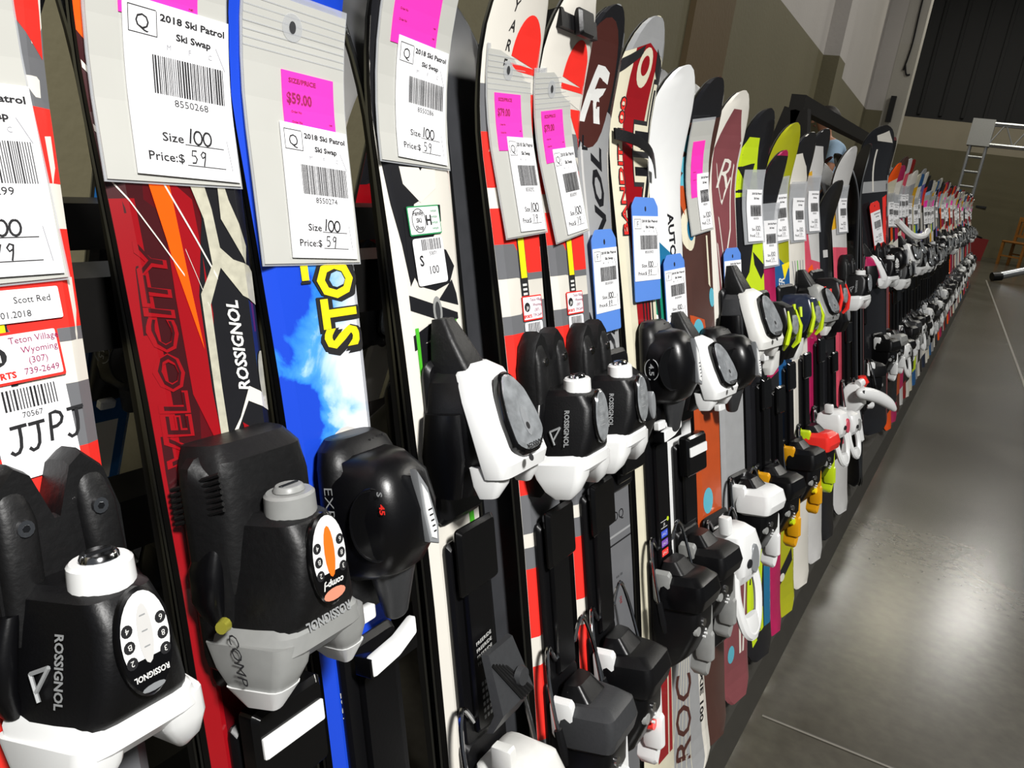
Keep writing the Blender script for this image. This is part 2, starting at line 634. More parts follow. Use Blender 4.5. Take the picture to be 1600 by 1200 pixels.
prof = [(-0.156, 0.0), (-0.176, 0.044), (-0.20, 0.066), (-0.34, 0.066), (-0.34, 0.0)]
rpart('base_tray', [loft([[V3((x, y, z)) for x, z in prof] for y in (-0.6, 11.6)])], TRAY)
rpart('base_tray', [loft([[V3((-1.1 - x, y, z)) for x, z in prof] for y in (-0.6, 11.6)])], TRAY)
rpart('support_bar', [bar_y(-0.412, 0.788, -0.6, 11.6, 0.02)])
rpart('support_bar', [bar_y(-0.688, 0.788, -0.6, 11.6, 0.02)])
rpart('cross_bar', [bar_y(-0.60, 0.545, -0.6, 11.6, 0.025)])
for yy, zt in ((-0.15, 0.86), (1.16, 0.86), (2.32, 1.10), (3.95, 1.10), (6.3, 0.86), (8.7, 0.86), (11.0, 0.86)):
    k = (zt - 0.05) / 1.093
    rpart('leg', [beam((-0.325, yy, 0.05), (-0.325 - 0.225 * k, yy, zt))])
    rpart('leg', [beam((-0.775, yy, 0.05), (-0.775 + 0.225 * k, yy, zt))])
rpart('top_beam', [bar_y(-0.55, 1.118, 2.30, 4.0, 0.019)])
rpart('base_spreader', [cuboid(-0.76, 1.14, 0.01, -0.34, 1.18, 0.05), cuboid(-0.76, 2.3, 0.01, -0.34, 2.34, 0.05)])

# ------------------------------------------------------------------ skis: shape
S_GRID = [0, .008, .02, .035, .06, .12, .2, .3, .4, .5, .6, .7, .78, .84, .86, .88, .9, .92, .94, .955, .968, .98, .99, .996, 1.0]
T_GRID = [-1, -.8, 0, .8, 1]


def Wd(s, k=1.0):
    if isinstance(k, tuple):      # (overall, tail) widths
        k = k[0] + (k[1] - k[0]) * max(0.0, (.34 - s) / .34)
    w = 0.034 + (0.0085 * ((s - .48) / .38) ** 2 if s > .48 else 0.006 * ((.48 - s) / .42) ** 2)
    if s > .92:
        u = (s - .92) / .08
        w = 0.0457 * max(0.0, 1 - u ** 2.4) ** 0.5
    if s < .03:
        u = (.03 - s) / .03
        w *= (1 - 0.45 * u * u)
    return max(w, 0.003) * k


def HB(s):
    h = 0.004 * max(0, 1 - ((s - .45) / .4) ** 2)
    if s > .84:
        h += 1.7 * (s - .84) ** 2
    if s < .05:
        h += 2.0 * (.05 - s) ** 2
    return h


def TH(s):
    return 0.007 + 0.006 * max(0, 1 - ((s - .48) / .42) ** 2)


def SP(s, tn, lay=0, k=1.0):
    """point on the topsheet"""
    a = abs(tn)
    th = TH(s)
    z = HB(s) + th - (0 if a < .8 else (a - .8) / .2 * th * 0.38) + 0.00014 * lay
    return V3((tn * Wd(s, k), s, z))


def top_z(s):
    return HB(s) + TH(s)


def clip(poly, ax, val, keep_gt):
    out = []
    n = len(poly)
    for i in range(n):
        p, q = poly[i - 1], poly[i]
        a = (p[ax] - val) if keep_gt else (val - p[ax])
        b = (q[ax] - val) if keep_gt else (val - q[ax])
        if (a >= 0) != (b >= 0):
            t = a / (a - b)
            out.append((p[0] + (q[0] - p[0]) * t, p[1] + (q[1] - p[1]) * t))
        if b >= 0:
            out.append(q)
    return out


class Sheet:
    def __init__(self, base, k=1.0):
        self.mb = MB()
        self.k = k
        v = [SP(s, t, 0, k) for s in S_GRID for t in T_GRID]
        nt_ = len(T_GRID)
        f = [(i * nt_ + j, i * nt_ + j + 1, (i + 1) * nt_ + j + 1, (i + 1) * nt_ + j) for i in range(len(S_GRID) - 1) for j in range(nt_ - 1)]
        self.mb.add((v, f), base)

    def conv(self, mt, poly, lay):
        """poly: convex list of (s, tn)"""
        ss = [p[0] for p in poly]
        tt = [p[1] for p in poly]
        for i in range(len(S_GRID) - 1):
            a, b = S_GRID[i], S_GRID[i + 1]
            if b <= min(ss) or a >= max(ss):
                continue
            P1 = clip(clip(poly, 0, a, True), 0, b, False)
            if len(P1) < 3:
                continue
            for j in range(len(T_GRID) - 1):
                c, d = T_GRID[j], T_GRID[j + 1]
                if d <= min(tt) or c >= max(tt):
                    continue
                P2 = clip(clip(P1, 1, c, True), 1, d, False)
                if len(P2) < 3:
                    continue
                v = [SP(p[0], p[1], lay, self.k) for p in P2]
                n = (v[1] - v[0]).cross(v[2] - v[0])
                if n.z < 0:
                    v = v[::-1]
                self.mb.add((v, [tuple(range(len(v)))]), mt)

    def poly(self, mt, pts, lay=1):
        tr = tessellate_polygon([[V3((p[0], p[1], 0)) for p in pts]])
        for t in tr:
            self.conv(mt, [tuple(pts[i]) for i in t], lay)
        return self

    def mm(self, mt, pts, lay=1):
        """pts as (s in metres, t in millimetres from the middle)"""
        return self.poly(mt, [(s, (t / 1000) / Wd(s, self.k)) for s, t in pts], lay)

    def band(self, mt, s0, s1, lay=1, d0=0.0, d1=0.0, t0=-1, t1=1):
        """cross band from s0 to s1; d0/d1 shift of its right end"""
        return self.poly(mt, [(s0, t0), (s0 + d0, t1), (s1 + d1, t1), (s1, t0)], lay)

    def stripe(self, mt, t0, t1, s0=0, s1=1, lay=1):
        return self.poly(mt, [(s0, t0), (s0, t1), (s1, t1), (s1, t0)], lay)

    def text(self, mt, s, at, h, lay=3, dirn='up', bold=0.0, shear=0.0, width=None, xs=1.0, dx=0, dy=0):
        fs, a, b = text2d(s, bold, shear)
        k = h / 0.7
        kx = k * xs if width is None else width / max(1e-6, b - a)
        for f in fs:
            q = []
            for p in f:
                x, y = (p[0] - (a + b) / 2) * kx, (p[1] - .35) * k
                if dirn == 'up':
                    S, t = at[0] + x + dx, at[1] - y + dy
                elif dirn == 'down':
                    S, t = at[0] - x + dx, at[1] + y + dy
                else:
                    S, t = at[0] + y + dx, at[1] + x + dy
                S = min(max(S, 0.001), 0.995)
                q.append((S, t / Wd(S, self.k)))
            self.conv(mt, q, lay)
        return self

    def oval(self, mt, s, t, rs, rt, lay=2, n=18, a0=0, a1=2 * PI):
        pts = [(s + rs * math.sin(a0 + (a1 - a0) * i / n), t + rt * math.cos(a0 + (a1 - a0) * i / n)) for i in range(n)]
        return self.poly(mt, [(p[0], p[1] / Wd(p[0], self.k)) for p in pts], lay)

    def mesh(self, name='topsheet'):
        return self.mb.mesh(name, ang=25, fix=False)


_core = {}


def core_meshes(k=1.0):
    if k in _core:
        return _core[k]
    b, e = MB(), MB()
    n = len(S_GRID)
    E_ = 0.0022
    rings = []
    for s in S_GRID:
        w, h, th = Wd(s, k), HB(s), TH(s)
        rings.append([V3((-w, s, h + E_)), V3((-w, s, h + th * .62)), V3((-w * .99, s, h + th * .60)), V3((w * .99, s, h + th * .60)), V3((w, s, h + th * .62)), V3((w, s, h + E_)),
                      V3((w * .94, s, h)), V3((-w * .94, s, h))])
    b.add(loft(rings), CORE)
    for i, fc in enumerate(b.f):
        pass
    v, f = [], []
    for s in S_GRID:
        w, h = Wd(s, k) + 0.0003, HB(s) - 0.0002
        v += [V3((-w, s, h + E_)), V3((-w, s, h)), V3((-w * .93, s, h)), V3((w * .93, s, h)), V3((w, s, h)), V3((w, s, h + E_))]
    for i in range(n - 1):
        for q in (0, 1, 3, 4):
            f.append((i * 6 + q, i * 6 + q + 1, (i + 1) * 6 + q + 1, (i + 1) * 6 + q))
    e.add((v, f), STEEL)
    # running base as its own colour
    v = [p for s in S_GRID for p in (V3((-Wd(s, k) * .93, s, HB(s) - .0004)), V3((Wd(s, k) * .93, s, HB(s) - .0004)))]
    b.add((v, [(2 * i, 2 * i + 1, 2 * i + 3, 2 * i + 2) for i in range(n - 1)]), BASE)
    _core[k] = (b.mesh('core', ang=40), e.mesh('steel_edge', ang=40, fix=False))
    return _core[k]

# ------------------------------------------------------------------ skis: topsheet graphics
def d_bands(word=True):
    S = Sheet(WHT)
    bnd = [(.897, .874, GREYB), (.860, .839, REDB), (.815, .806, WHT), (.798, .786, REDB), (.768, .742, GREYB), (.739, .736, WHT), (.707, .717, GREYB), (.691, .688, REDB),
           (.646, .663, WHT), (.591, .600, REDB), (.548, .552, GREYB), (.512, .508, WHT), (.499, .497, GREYB), (.479, .475, REDB), (.413, .405, WHT),
           (.385, .392, REDB), (.31, .30, GREYB), (.27, .28, WHT), (.24, .23, REDB), (.17, .18, GREYB), (.12, .11, WHT)]
    for i, (a, b, m) in enumerate(bnd):
        c, d = (bnd[i + 1][0], bnd[i + 1][1]) if i + 1 < len(bnd) else (0.06, 0.06)
        if m is WHT:
            continue
        # the boundary steps down part-way across, as on the printed skis
        S.poly(m, [(a, -1), (a, -.35), (a * .5 + b * .5, -.1), (b, .15), (b, 1), (d, 1), (d, .15), (c * .5 + d * .5, -.1), (c, -.35), (c, -1)], 1)
    S.oval(REDB, .916, .017, .040, .024, 2, 20, 0, PI)
    S.poly(REDB, [(.917, -.15), (.917, .95), (.912, .95), (.912, -.15)], 2)
    S.poly(WHT, [(.905, .0), (.91, .9), (.896, .9)], 2)
    S.poly(REDB, [(.896, .3), (.897, .95), (.88, .98), (.86, .98), (.87, .8)], 2)
    S.mm(INK, [(.797, -9), (.797, 4), (.716, 4), (.716, -9)], 3)
    S.mm(YEL, [(.796, -7), (.796, 3), (.738, 3), (.738, -7)], 4)
    S.text(INK, 'ZOOM', (.768, -2), .006, 5, 'up', bold=.02, width=.034)
    for i in range(4):
        S.mm(INKW, [(.733 - .004 * i, -6), (.733 - .004 * i, 1), (.731 - .004 * i, 1), (.731 - .004 * i, -6)], 4)
    S.mm(INKW, [(.882, -14), (.882, -9), (.872, -9), (.872, -14)], 3)
    if word:
        for i, ch in enumerate('YARE'):
            S.text(INK, ch, (.958 - .0145 * i, -.012 - .001 * i), .0085, 4, 'across', bold=.01, shear=.2)
    return S.mesh()


def d_red():
    S = Sheet(REDD)
    S.mm(REDDK, [(.9, -46), (.9, -12), (.78, -26), (.78, -44)], 1)
    S.mm(REDDK, [(.81, -38), (.785, -4), (.72, -8), (.67, -14), (.62, -20), (.64, -36)], 1)
    S.mm(REDM, [(.815, -14), (.80, 4), (.74, 6), (.70, 0), (.66, 0), (.70, -14), (.75, -15)], 2)
    S.stripe(REDM, -1, -.72, 0, .80, 2)
    S.mm(CHAR, [(.99, 6), (.99, 60), (.3, 60), (.3, 2), (.665, 0), (.70, -2), (.75, -1), (.79, 8)], 2)
    S.mm(ORG, [(.99, -50), (.99, -6), (.90, -28), (.862, -33), (.885, -50)], 3)
    S.mm(ORG, [(.83, -24), (.822, -9), (.765, -6), (.722, -3), (.768, -13)], 4)
    for a, b, w in (((.866, -45), (.845, -28), .0032), ((.839, -45), (.815, -26), .003), ((.809, -38), (.762, -8), .0013), ((.812, -13), (.760, 12), .0022), ((.775, -5), (.745, 4), .001)):
        S.mm(WHT, [a, (a[0] - w, a[1]), (b[0] - w, b[1]), b], 5)
    S.mm(SILL, [(.83, -1), (.81, 3), (.79, 9), (.766, 10), (.751, 0), (.697, -1), (.665, -1), (.668, 4), (.70, 4), (.745, 5), (.768, 17), (.795, 15), (.83, 8)], 5)
    S.mm(SILL, [(.776, 15), (.764, 15), (.748, 27), (.742, 38), (.756, 42), (.764, 36), (.768, 24)], 5)
    S.mm(SILL, [(.825, 22), (.80, 27), (.775, 36), (.765, 33), (.79, 20)], 5)
    S.oval(SILL, .70, .036, .016, .006, 5)
    S.mm(WHT, [(.66, -3), (.669, 6), (.698, 22), (.686, 42), (.678, 42), (.690, 20), (.676, 8), (.655, 3)], 5)
    S.mm(REDM, [(.672, 15), (.679, 14), (.673, 22)], 5)
    S.mm(REDM, [(.652, 8), (.662, 8), (.654, 16)], 5)
    S.text(INKW, 'ROSSIGNOL', (.721, .0185), .0075, 6, 'up', bold=.03, shear=.25, width=.05)
    S.text(REDM, 'VELOCITY', (.722, -.0255), .015, 4, 'up', bold=.04, shear=.15, width=.115)
    S.text(REDDK, 'VELOCITY', (.722, -.0255), .0125, 5, 'up', bold=-.005, shear=.15, width=.112)
    return S.mesh()


def cloud_mat():
    m = bpy.data.materials.new('cloudy_sky_topsheet')
    m.use_nodes = True
    nt = m.node_tree
    b = nt.nodes['Principled BSDF']
    b.inputs['Roughness'].default_value = .22
    b.inputs['Coat Weight'].default_value = .4
    tc = nt.nodes.new('ShaderNodeTexCoord')
    sx = nt.nodes.new('ShaderNodeSeparateXYZ')
    nt.links.new(tc.outputs['Object'], sx.inputs[0])
    nz = nt.nodes.new('ShaderNodeTexNoise')
    nz.inputs['Scale'].default_value = 26
    nz.inputs['Detail'].default_value = 7
    nz.inputs['Distortion'].default_value = .6
    nt.links.new(tc.outputs['Object'], nz.inputs['Vector'])

    def mth(op, a, c, clamp=False):
        n = nt.nodes.new('ShaderNodeMath')
        n.operation = op
        n.use_clamp = clamp
        for i, q in enumerate((a, c)):
            if isinstance(q, (int, float)):
                n.inputs[i].default_value = q
            else:
                nt.links.new(q, n.inputs[i])
        return n.outputs[0]
    across = mth('ADD', mth('MULTIPLY', sx.outputs['X'], 14.0), .72)
    up = mth('MULTIPLY', mth('ABSOLUTE', mth('SUBTRACT', sx.outputs['Y'], .703), 0), -6.5)
    f = mth('ADD', mth('ADD', across, up), mth('MULTIPLY', mth('SUBTRACT', nz.outputs['Fac'], .5), 1.5), True)
    r = nt.nodes.new('ShaderNodeValToRGB')
    e = r.color_ramp.elements
    e[0].position, e[0].color = .22, lin('#1c46c8')
    e[1].position, e[1].color = .82, lin('#e2e5ec')
    for p, c in ((.30, '#2f7fe2'), (.46, '#4d9cf0'), (.56, '#a5cdf0')):
        q = e.new(p)
        q.color = lin(c)
    nt.links.new(f, r.inputs[0])
    nt.links.new(r.outputs[0], b.inputs['Base Color'])
    return m


def d_blue():
    S = Sheet(cloud_mat())
    S.text(INK, 'STO', (.7365, .0165), .0335, 5, 'up', bold=.075, width=.062, dx=-.0012, dy=.0016)
    S.text(INK, 'STO', (.7365, .0155), .0335, 5, 'up', bold=.07, width=.061)
    S.text(YEL, 'STO', (.7365, .0145), .029, 7, 'up', bold=.035, width=.055)
    S.mm(YEL, [(.762, -13), (.762, -7), (.753, -7), (.753, -13)], 6)
    S.mm(INK, [(.7525, -14), (.7525, -6), (.751, -6), (.751, -14)], 6)
    S.oval(PALEG, .643, .006, .016, .016, 5)
    S.oval(WHT, .643, .006, .014, .014, 6)
    S.text(INK, 'W', (.645, .008), .007, 7, 'across', bold=.06)
    S.text(INKG, 'YOUTH SERIES', (.653, .006), .0016, 7, 'across', width=.014)
    S.text(INKW, '405089', (.435, -.023), .0046, 6, 'up', width=.028)
    S.text(INKW, 'LD87', (.483, -.024), .0046, 6, 'up', width=.018)
    S.text(INKW, '24', (.398, -.022), .0046, 6, 'up', width=.008)
    return S.mesh()


def d_white_letters():
    S = Sheet(WHT)
    S.mm(CHAR, [(.999, -60), (.999, 60), (.90, 60), (.86, 20), (.815, 14), (.803, -4), (.8, -12), (.77, -20), (.745, -27), (.80, -36), (.86, -43), (.90, -47)], 1)
    S.mm(WHT, [(.826, -24), (.826, 18), (.812, 16), (.801, -4), (.814, -22)], 2)
    S.mm(REDM, [(.834, -22), (.834, 12), (.829, 12), (.829, -22)], 2)
    S.mm(CHAR, [(.829, -4), (.829, 5), (.824, 0)], 3)
    S.mm(CHAR, [(.794, -26), (.785, -4), (.8, 14), (.8, 19), (.788, 18), (.76, -10), (.742, -27)], 2)
    S.mm(WHT, [(.785, -20), (.793, -16), (.79, 8), (.783, 8)], 3)
    # the big block letters, reading up the ski
    S.text(CHAR, 'V', (.716, -.003), .050, 2, 'up', bold=.05, width=.040)
    S.text(CHAR, 'O', (.754, .001), .046, 2, 'up', bold=.05, width=.034)
    S.mm(CHAR, [(.744, 23), (.733, 27), (.724, 28), (.73, 4)], 2)
    S.mm(CHAR, [(.700, -26), (.700, 22), (.684, 24), (.66, -24)], 2)
    S.mm(GRN, [(.712, -28), (.712, -24), (.664, -25), (.664, -28)], 3)
    S.mm(GRN, [(.712, 18), (.714, 23), (.684, 23), (.684, 19)], 3)
    S.mm(GRN, [(.60, 14), (.60, 20), (.42, 22), (.42, 15)], 3)
    S.mm(GRN, [(.38, 14), (.38, 20), (.3, 22), (.3, 15)], 3)
    S.oval(GREYP, .722, .001, .011, .0055, 3)
    S.oval(GREYD, .722, .001, .007, .003, 4)
    return S.mesh()


def d_grey_tip():
    S = Sheet(SILV)
    S.mm(CHAR, [(.999, -50), (.999, 50), (.90, 50), (.93, -50)], 1)
    S.oval(BRNR, .928, -.006, .060, .038, 2, 24)
    S.text(INKW, 'R', (.920, -.004), .052, 3, 'across', bold=.03, shear=.4, width=.048)
    S.text(CHAR, 'ROSSIGNOL', (.735, .010), .021, 2, 'up', bold=.03, shear=.3, width=.27)
    S.stripe(PALEG, -.5, -.4, .3, .87, 1)
    S.stripe(PALEG, .82, .9, .3, .87, 1)
    S.text(CHAR, 'OL', (.875, -.024), .018, 2, 'across', bold=.02)
    S.mm(CHAR, [(.7, -30), (.66, -10), (.60, 4), (.6, -2), (.655, -18), (.69, -34)], 1)
    S.mm(SILV, [(.45, -40), (.45, 40), (.05, 40), (.05, -40)], 1)
    S.mm(GREYB, [(.50, -40), (.50, 40), (.05, 40), (.05, -40)], 2)
    S.text(CHAR, 'ROQ', (.47, -.004), .011, 3, 'across', bold=.0)
    S.mm(CHAR, [(.44, -40), (.44, 40), (.438, 40), (.438, -40)], 3)
    S.text(INK, 'kids 100', (.40, -.004), .003, 3, 'across')
    S.text(REDM, 'ski', (.37, -.004), .006, 3, 'up')
    return S.mesh()


def d_red_cream():
    S = Sheet(CREAM)
    S.mm(REDM, [(.985, -20), (.985, 20), (.95, 26), (.8, 16), (.6, 17), (.1, 18), (.1, -8), (.6, -12), (.8, -20), (.95, -22)], 1)
    S.poly(SILV, [(.999, -1), (.999, 1), (.962, 1), (.975, 0), (.962, -1)], 2)
    S.poly(INK, [(.955, -1), (.972, -.2), (.962, -.2), (.94, -1)], 3)
    S.poly(INK, [(.972, .5), (.955, 1), (.93, 1), (.95, .6)], 3)
    S.oval(CREAM, .951, .002, .020, .014, 3)
    S.oval(REDM, .953, .002, .010, .008, 4)
    S.text(INK, 'BANDIT 100', (.845, -.026), .0125, 3, 'up', bold=.04, width=.15)
    S.text(REDB, 'BANDIT 100', (.845, -.026), .009, 4, 'up', bold=.01, width=.147)
    for z, a, b, wd in ((3, INK, .085, .196), (4, CREAM, .05, .186), (5, CHAR, .0, .174)):
        S.text(a, 'NL', (.845, .020), .034, z, 'up', bold=b, width=wd)
    for t in (-2, 5, 12, 19):
        S.mm(CHAR, [(.79, t), (.79, t + 3), (.62, t + 3), (.62, t)], 2)
    S.stripe(REDM, .55, .75, .1, .62, 2)
    return S.mesh()


def d_white_teal():
    S = Sheet(WHITE, (1.12, 1.85))
    S.text(CHAR, 'AUTOUR', (.782, .012), .014, 2, 'down', bold=.03, shear=-.1, width=.085)
    S.mm(TEAL, [(.80, -40), (.765, 20), (.738, 44), (.70, 44), (.755, -40)], 1)
    S.mm(TEALG, [(.755, -40), (.70, 44), (.64, 44), (.70, -40)], 1)
    S.mm(GRN, [(.72, 30), (.72, 44), (.62, 44), (.62, 34)], 2)
    S.mm(CHAR, [(.76, -40), (.74, -30), (.66, -28), (.66, -32)], 2)
    # flared silver tail with big brown lettering
    S.mm(WHT, [(.26, -90), (.26, 90), (.0, 90), (.0, -90)], 1)
    S.mm(SILV, [(.25, -90), (.235, 26), (.0, 30), (.0, -90)], 2)
    for t in (-48, -32, -18, -4, 10):
        S.mm(CREAM, [(.22, t * .4), (.22, t * .4 + 1.2), (.02, t + 1.2), (.02, t)], 3)
    S.text(BRNR, 'ROC', (.115, -.010), .042, 4, 'up', bold=.01, shear=.3, width=.15)
    S.text(CHAR, 'PIXIE 100', (.13, .044), .010, 4, 'down', bold=.03, width=.10)
    S.mm(CHAR, [(.25, -30), (.21, 20), (.20, 20), (.24, -34)], 4)
    return S.mesh()


def d_brown():
    S = Sheet(BROWN)
    S.mm(CHAR, [(.999, -40), (.999, 40), (.955, 44), (.94, -44)], 1)
    for s, t, a, b in ((.915, -30, .012, .012), (.888, -30, .012, .013), (.862, -30, .018, .01), (.70, 24, .014, .007), (.655, -18, .018, .014), (.56, 10, .02, .01), (.40, -12, .02, .014)):
        S.oval(AQUA, s, t / 1000, a, b, 2)
    S.oval(CREAM, .80, -.026, .03, .016, 2)
    S.oval(TEAL, .80, -.022, .016, .009, 3)
    S.mm(RUST, [(.87, -40), (.85, -22), (.82, -34), (.845, -44)], 2)
    S.mm(RUST, [(.68, -34), (.67, 0), (.62, 8), (.645, -30)], 1)
    S.mm(CREAM, [(.79, 18), (.79, 22), (.715, 22), (.72, 17)], 2)
    S.mm(RUST, [(.55, -40), (.55, 40), (.3, 40), (.32, -40)], 1)
    return S.mesh()


def d_dusty():
    S = Sheet(WHT)
    S.poly(DUSTY, [(.975, -.3), (.975, .3), (.93, .8), (.80, .8), (.40, .8), (.40, -.6), (.80, -.65), (.92, -.75)], 1)
    for a, b in (((.90, -22), (.84, -6)), ((.84, -6), (.88, 20)), ((.82, -16), (.74, -8)), ((.74, -8), (.80, 14)), ((.80, 14), (.90, 26)), ((.70, -18), (.78, -24))):
        S.mm(WHT, [a, (a[0] - .003, a[1] + 2.4), (b[0] - .003, b[1] + 2.4), b], 2)
    S.text(WHT, 'R', (.885, .0), .045, 3, 'across', bold=-.005, shear=.4)
    S.mm(SILV, [(.62, -40), (.62, 40), (.3, 40), (.3, -40)], 2)
    S.mm(DUSTY, [(.25, -40), (.25, 40), (.0, 40), (.0, -40)], 3)
    S.oval(AQUA, .09, -.018, .016, .01, 4)
    S.mm(WHT, [(.22, 2), (.22, 7), (.08, 14), (.08, 8)], 4)
    S.mm(WHT, [(.22, 22), (.22, 27), (.08, 22), (.08, 17)], 4)
    return S.mesh()


def tri(S, m, s, h, up, lay=3, w=1.0):
    d = h if up else -h
    S.poly(m, [(s, -w), (s + d, 0), (s, w)], lay)


def d_fischer():
    S = Sheet(CHAR)
    S.poly(LIME, [(.955, -.7), (.955, .0), (.87, .55), (.87, -1), (.93, -1)], 1)
    S.poly(CHAR, [(.91, -1), (.915, .1), (.87, -.05)], 2)
    S.poly(LIME, [(.866, -1), (.872, .6), (.864, .6), (.858, -1)], 1)
    S.poly(LIME, [(.80, .25), (.80, 1), (.62, 1), (.655, .6), (.60, -1), (.66, -1)], 1)
    S.poly(CHAR, [(.765, .0), (.735, 1), (.70, .2)], 3)
    S.poly(LIME, [(.745, .0), (.715, .55), (.69, .0), (.715, -.8)], 4)
    S.poly(CHAR, [(.70, -1), (.70, -.4), (.655, -.4), (.67, -1)], 3)
    S.poly(CHAR, [(.65, .45), (.61, .8), (.60, .1)], 4)
    S.mm(LIME, [(.22, -40), (.22, 6), (.12, 2), (.10, -40)], 1)
    S.mm(LIME, [(.08, -30), (.10, 8), (.05, 12), (.03, -26)], 1)
    S.text(CHAR, 'A', (.065, -.008), .022, 3, 'across', bold=.0)
    S.mm(TEAL, [(.20, 8), (.20, 40), (.05, 40), (.05, 14)], 1)
    return S.mesh()


def d_plain(base, accents):
    S = Sheet(base)
    for m, s0, s1, t0, t1, d in accents:
        S.poly(m, [(s0, t0), (s0 + d, t1), (s1 + d, t1), (s1, t0)], 1)
    return S.mesh()


def d_lime_blue():
    S = Sheet(LIMED)
    S.poly(CHAR, [(.90, -1), (.91, -.2), (.86, -.6), (.86, -1)], 1)
    S.poly(CHAR, [(.86, -.1), (.88, -.6), (.82, -1), (.835, -.3)], 1)
    S.poly(CHAR, [(.82, .2), (.83, .5), (.79, -1), (.782, -1)], 1)
    S.poly(PETROL, [(.77, -1), (.72, 1), (.30, 1), (.30, -1)], 1)
    S.poly(YEL, [(.735, .1), (.74, .9), (.705, .3)], 2)
    S.text(INKW, 'RANGER', (.672, .0), .019, 3, 'up', bold=.02, shear=.3, width=.075)
    S.poly(LIMED, [(.30, -1), (.30, 1), (.0, 1), (.0, -1)], 1)
    S.poly(CHAR, [(.09, -.8), (.14, .6), (.11, .7), (.06, -.7)], 2)
    S.oval(WHT, .085, -.01, .009, .009, 3)
    return S.mesh()


def d_white_lines():
    S = Sheet(WHT)
    S.poly(CHAR, [(.999, -1), (.999, 1), (.90, 1), (.935, .5), (.96, -.2), (.955, -1)], 1)
    S.mm(INK, [(.865, -16), (.865, -10), (.852, -10), (.852, -16)], 2)
    for i, t in enumerate((-22, -12, -2, 9, 20)):
        S.mm(GRN if i == 2 else SILV, [(.74, t), (.74, t + 3), (.62, t * .6 + 7), (.62, t * .6 + 3)], 1)
    S.text(GREYB, 'CARV', (.5, 0), .02, 2, 'up', width=.08)
    return S.mesh()


def d_white_orange():
    S = Sheet(PALEG)
    S.poly(CHAR, [(.999, -1), (.999, 1), (.92, 1), (.965, .3), (.965, -1)], 1)
    S.poly(YELD, [(.90, -.9), (.915, -.1), (.865, .4), (.83, -.2), (.85, -.9)], 1)
    S.poly(WHT, [(.885, -.3), (.88, .1), (.86, -.1)], 2)
    S.poly(CORAL, [(.80, -1), (.78, -.4), (.72, -.2), (.71, 1), (.2, 1), (.2, -1)], 1)
    S.poly(ORG, [(.70, -.6), (.71, -.1), (.66, .3), (.65, -.4)], 2)
    S.poly(WHT, [(.69, .3), (.70, .5), (.63, .9), (.64, .6)], 2)
    S.poly(MAGE, [(.62, -1), (.64, 1), (.2, 1), (.2, -1)], 2)
    S.poly(YELD, [(.6, -.5), (.61, .1), (.57, .2), (.56, -.5)], 3)
    return S.mesh()


def d_orange_pink():
    S = Sheet(PALEG)
    S.poly(YELD, [(.91, -1), (.90, -.2), (.80, .1), (.79, -1)], 1)
    S.poly(CORAL, [(.745, -1), (.74, 1), (.2, 1), (.2, -1)], 1)
    for s in (.71, .67, .62, .55):
        S.poly(MAGE, [(s, -.5), (s + .015, .2), (s - .012, .5), (s - .02, -.2)], 2)
    return S.mesh()


def d_generic(base, c1, c2, word=''):
    S = Sheet(base)
    S.poly(c1, [(.93, -1), (.95, 1), (.86, 1), (.84, -1)], 1)
    S.stripe(c2, -.3, .25, .3, .82, 1)
    S.poly(c1, [(.70, -1), (.73, 1), (.66, 1), (.63, -1)], 2)
    S.poly(c2, [(.25, -1), (.28, 1), (.08, 1), (.05, -1)], 1)
    if word:
        S.text(INKW, word, (.77, 0), .02, 3, 'up', bold=.02, width=.08)
    return S.mesh()

# ------------------------------------------------------------------ bindings
# every builder returns (main mesh, [(sub-part name, mesh, label or None)]); local x across, y towards the tip, z off the ski
_bc = {}


def cached(fn):
    def g(*a):
        k = (fn.__name__,) + tuple(x.name if hasattr(x, 'name') else x for x in a)
        if k not in _bc:
            _bc[k] = fn(*a)
        return _bc[k]
    return g


def one(name, mt, vfs, ang=32):
    mb = MB()
    for a in vfs:
        mb.add(a, mt)
    return mb.mesh(name, ang=ang)


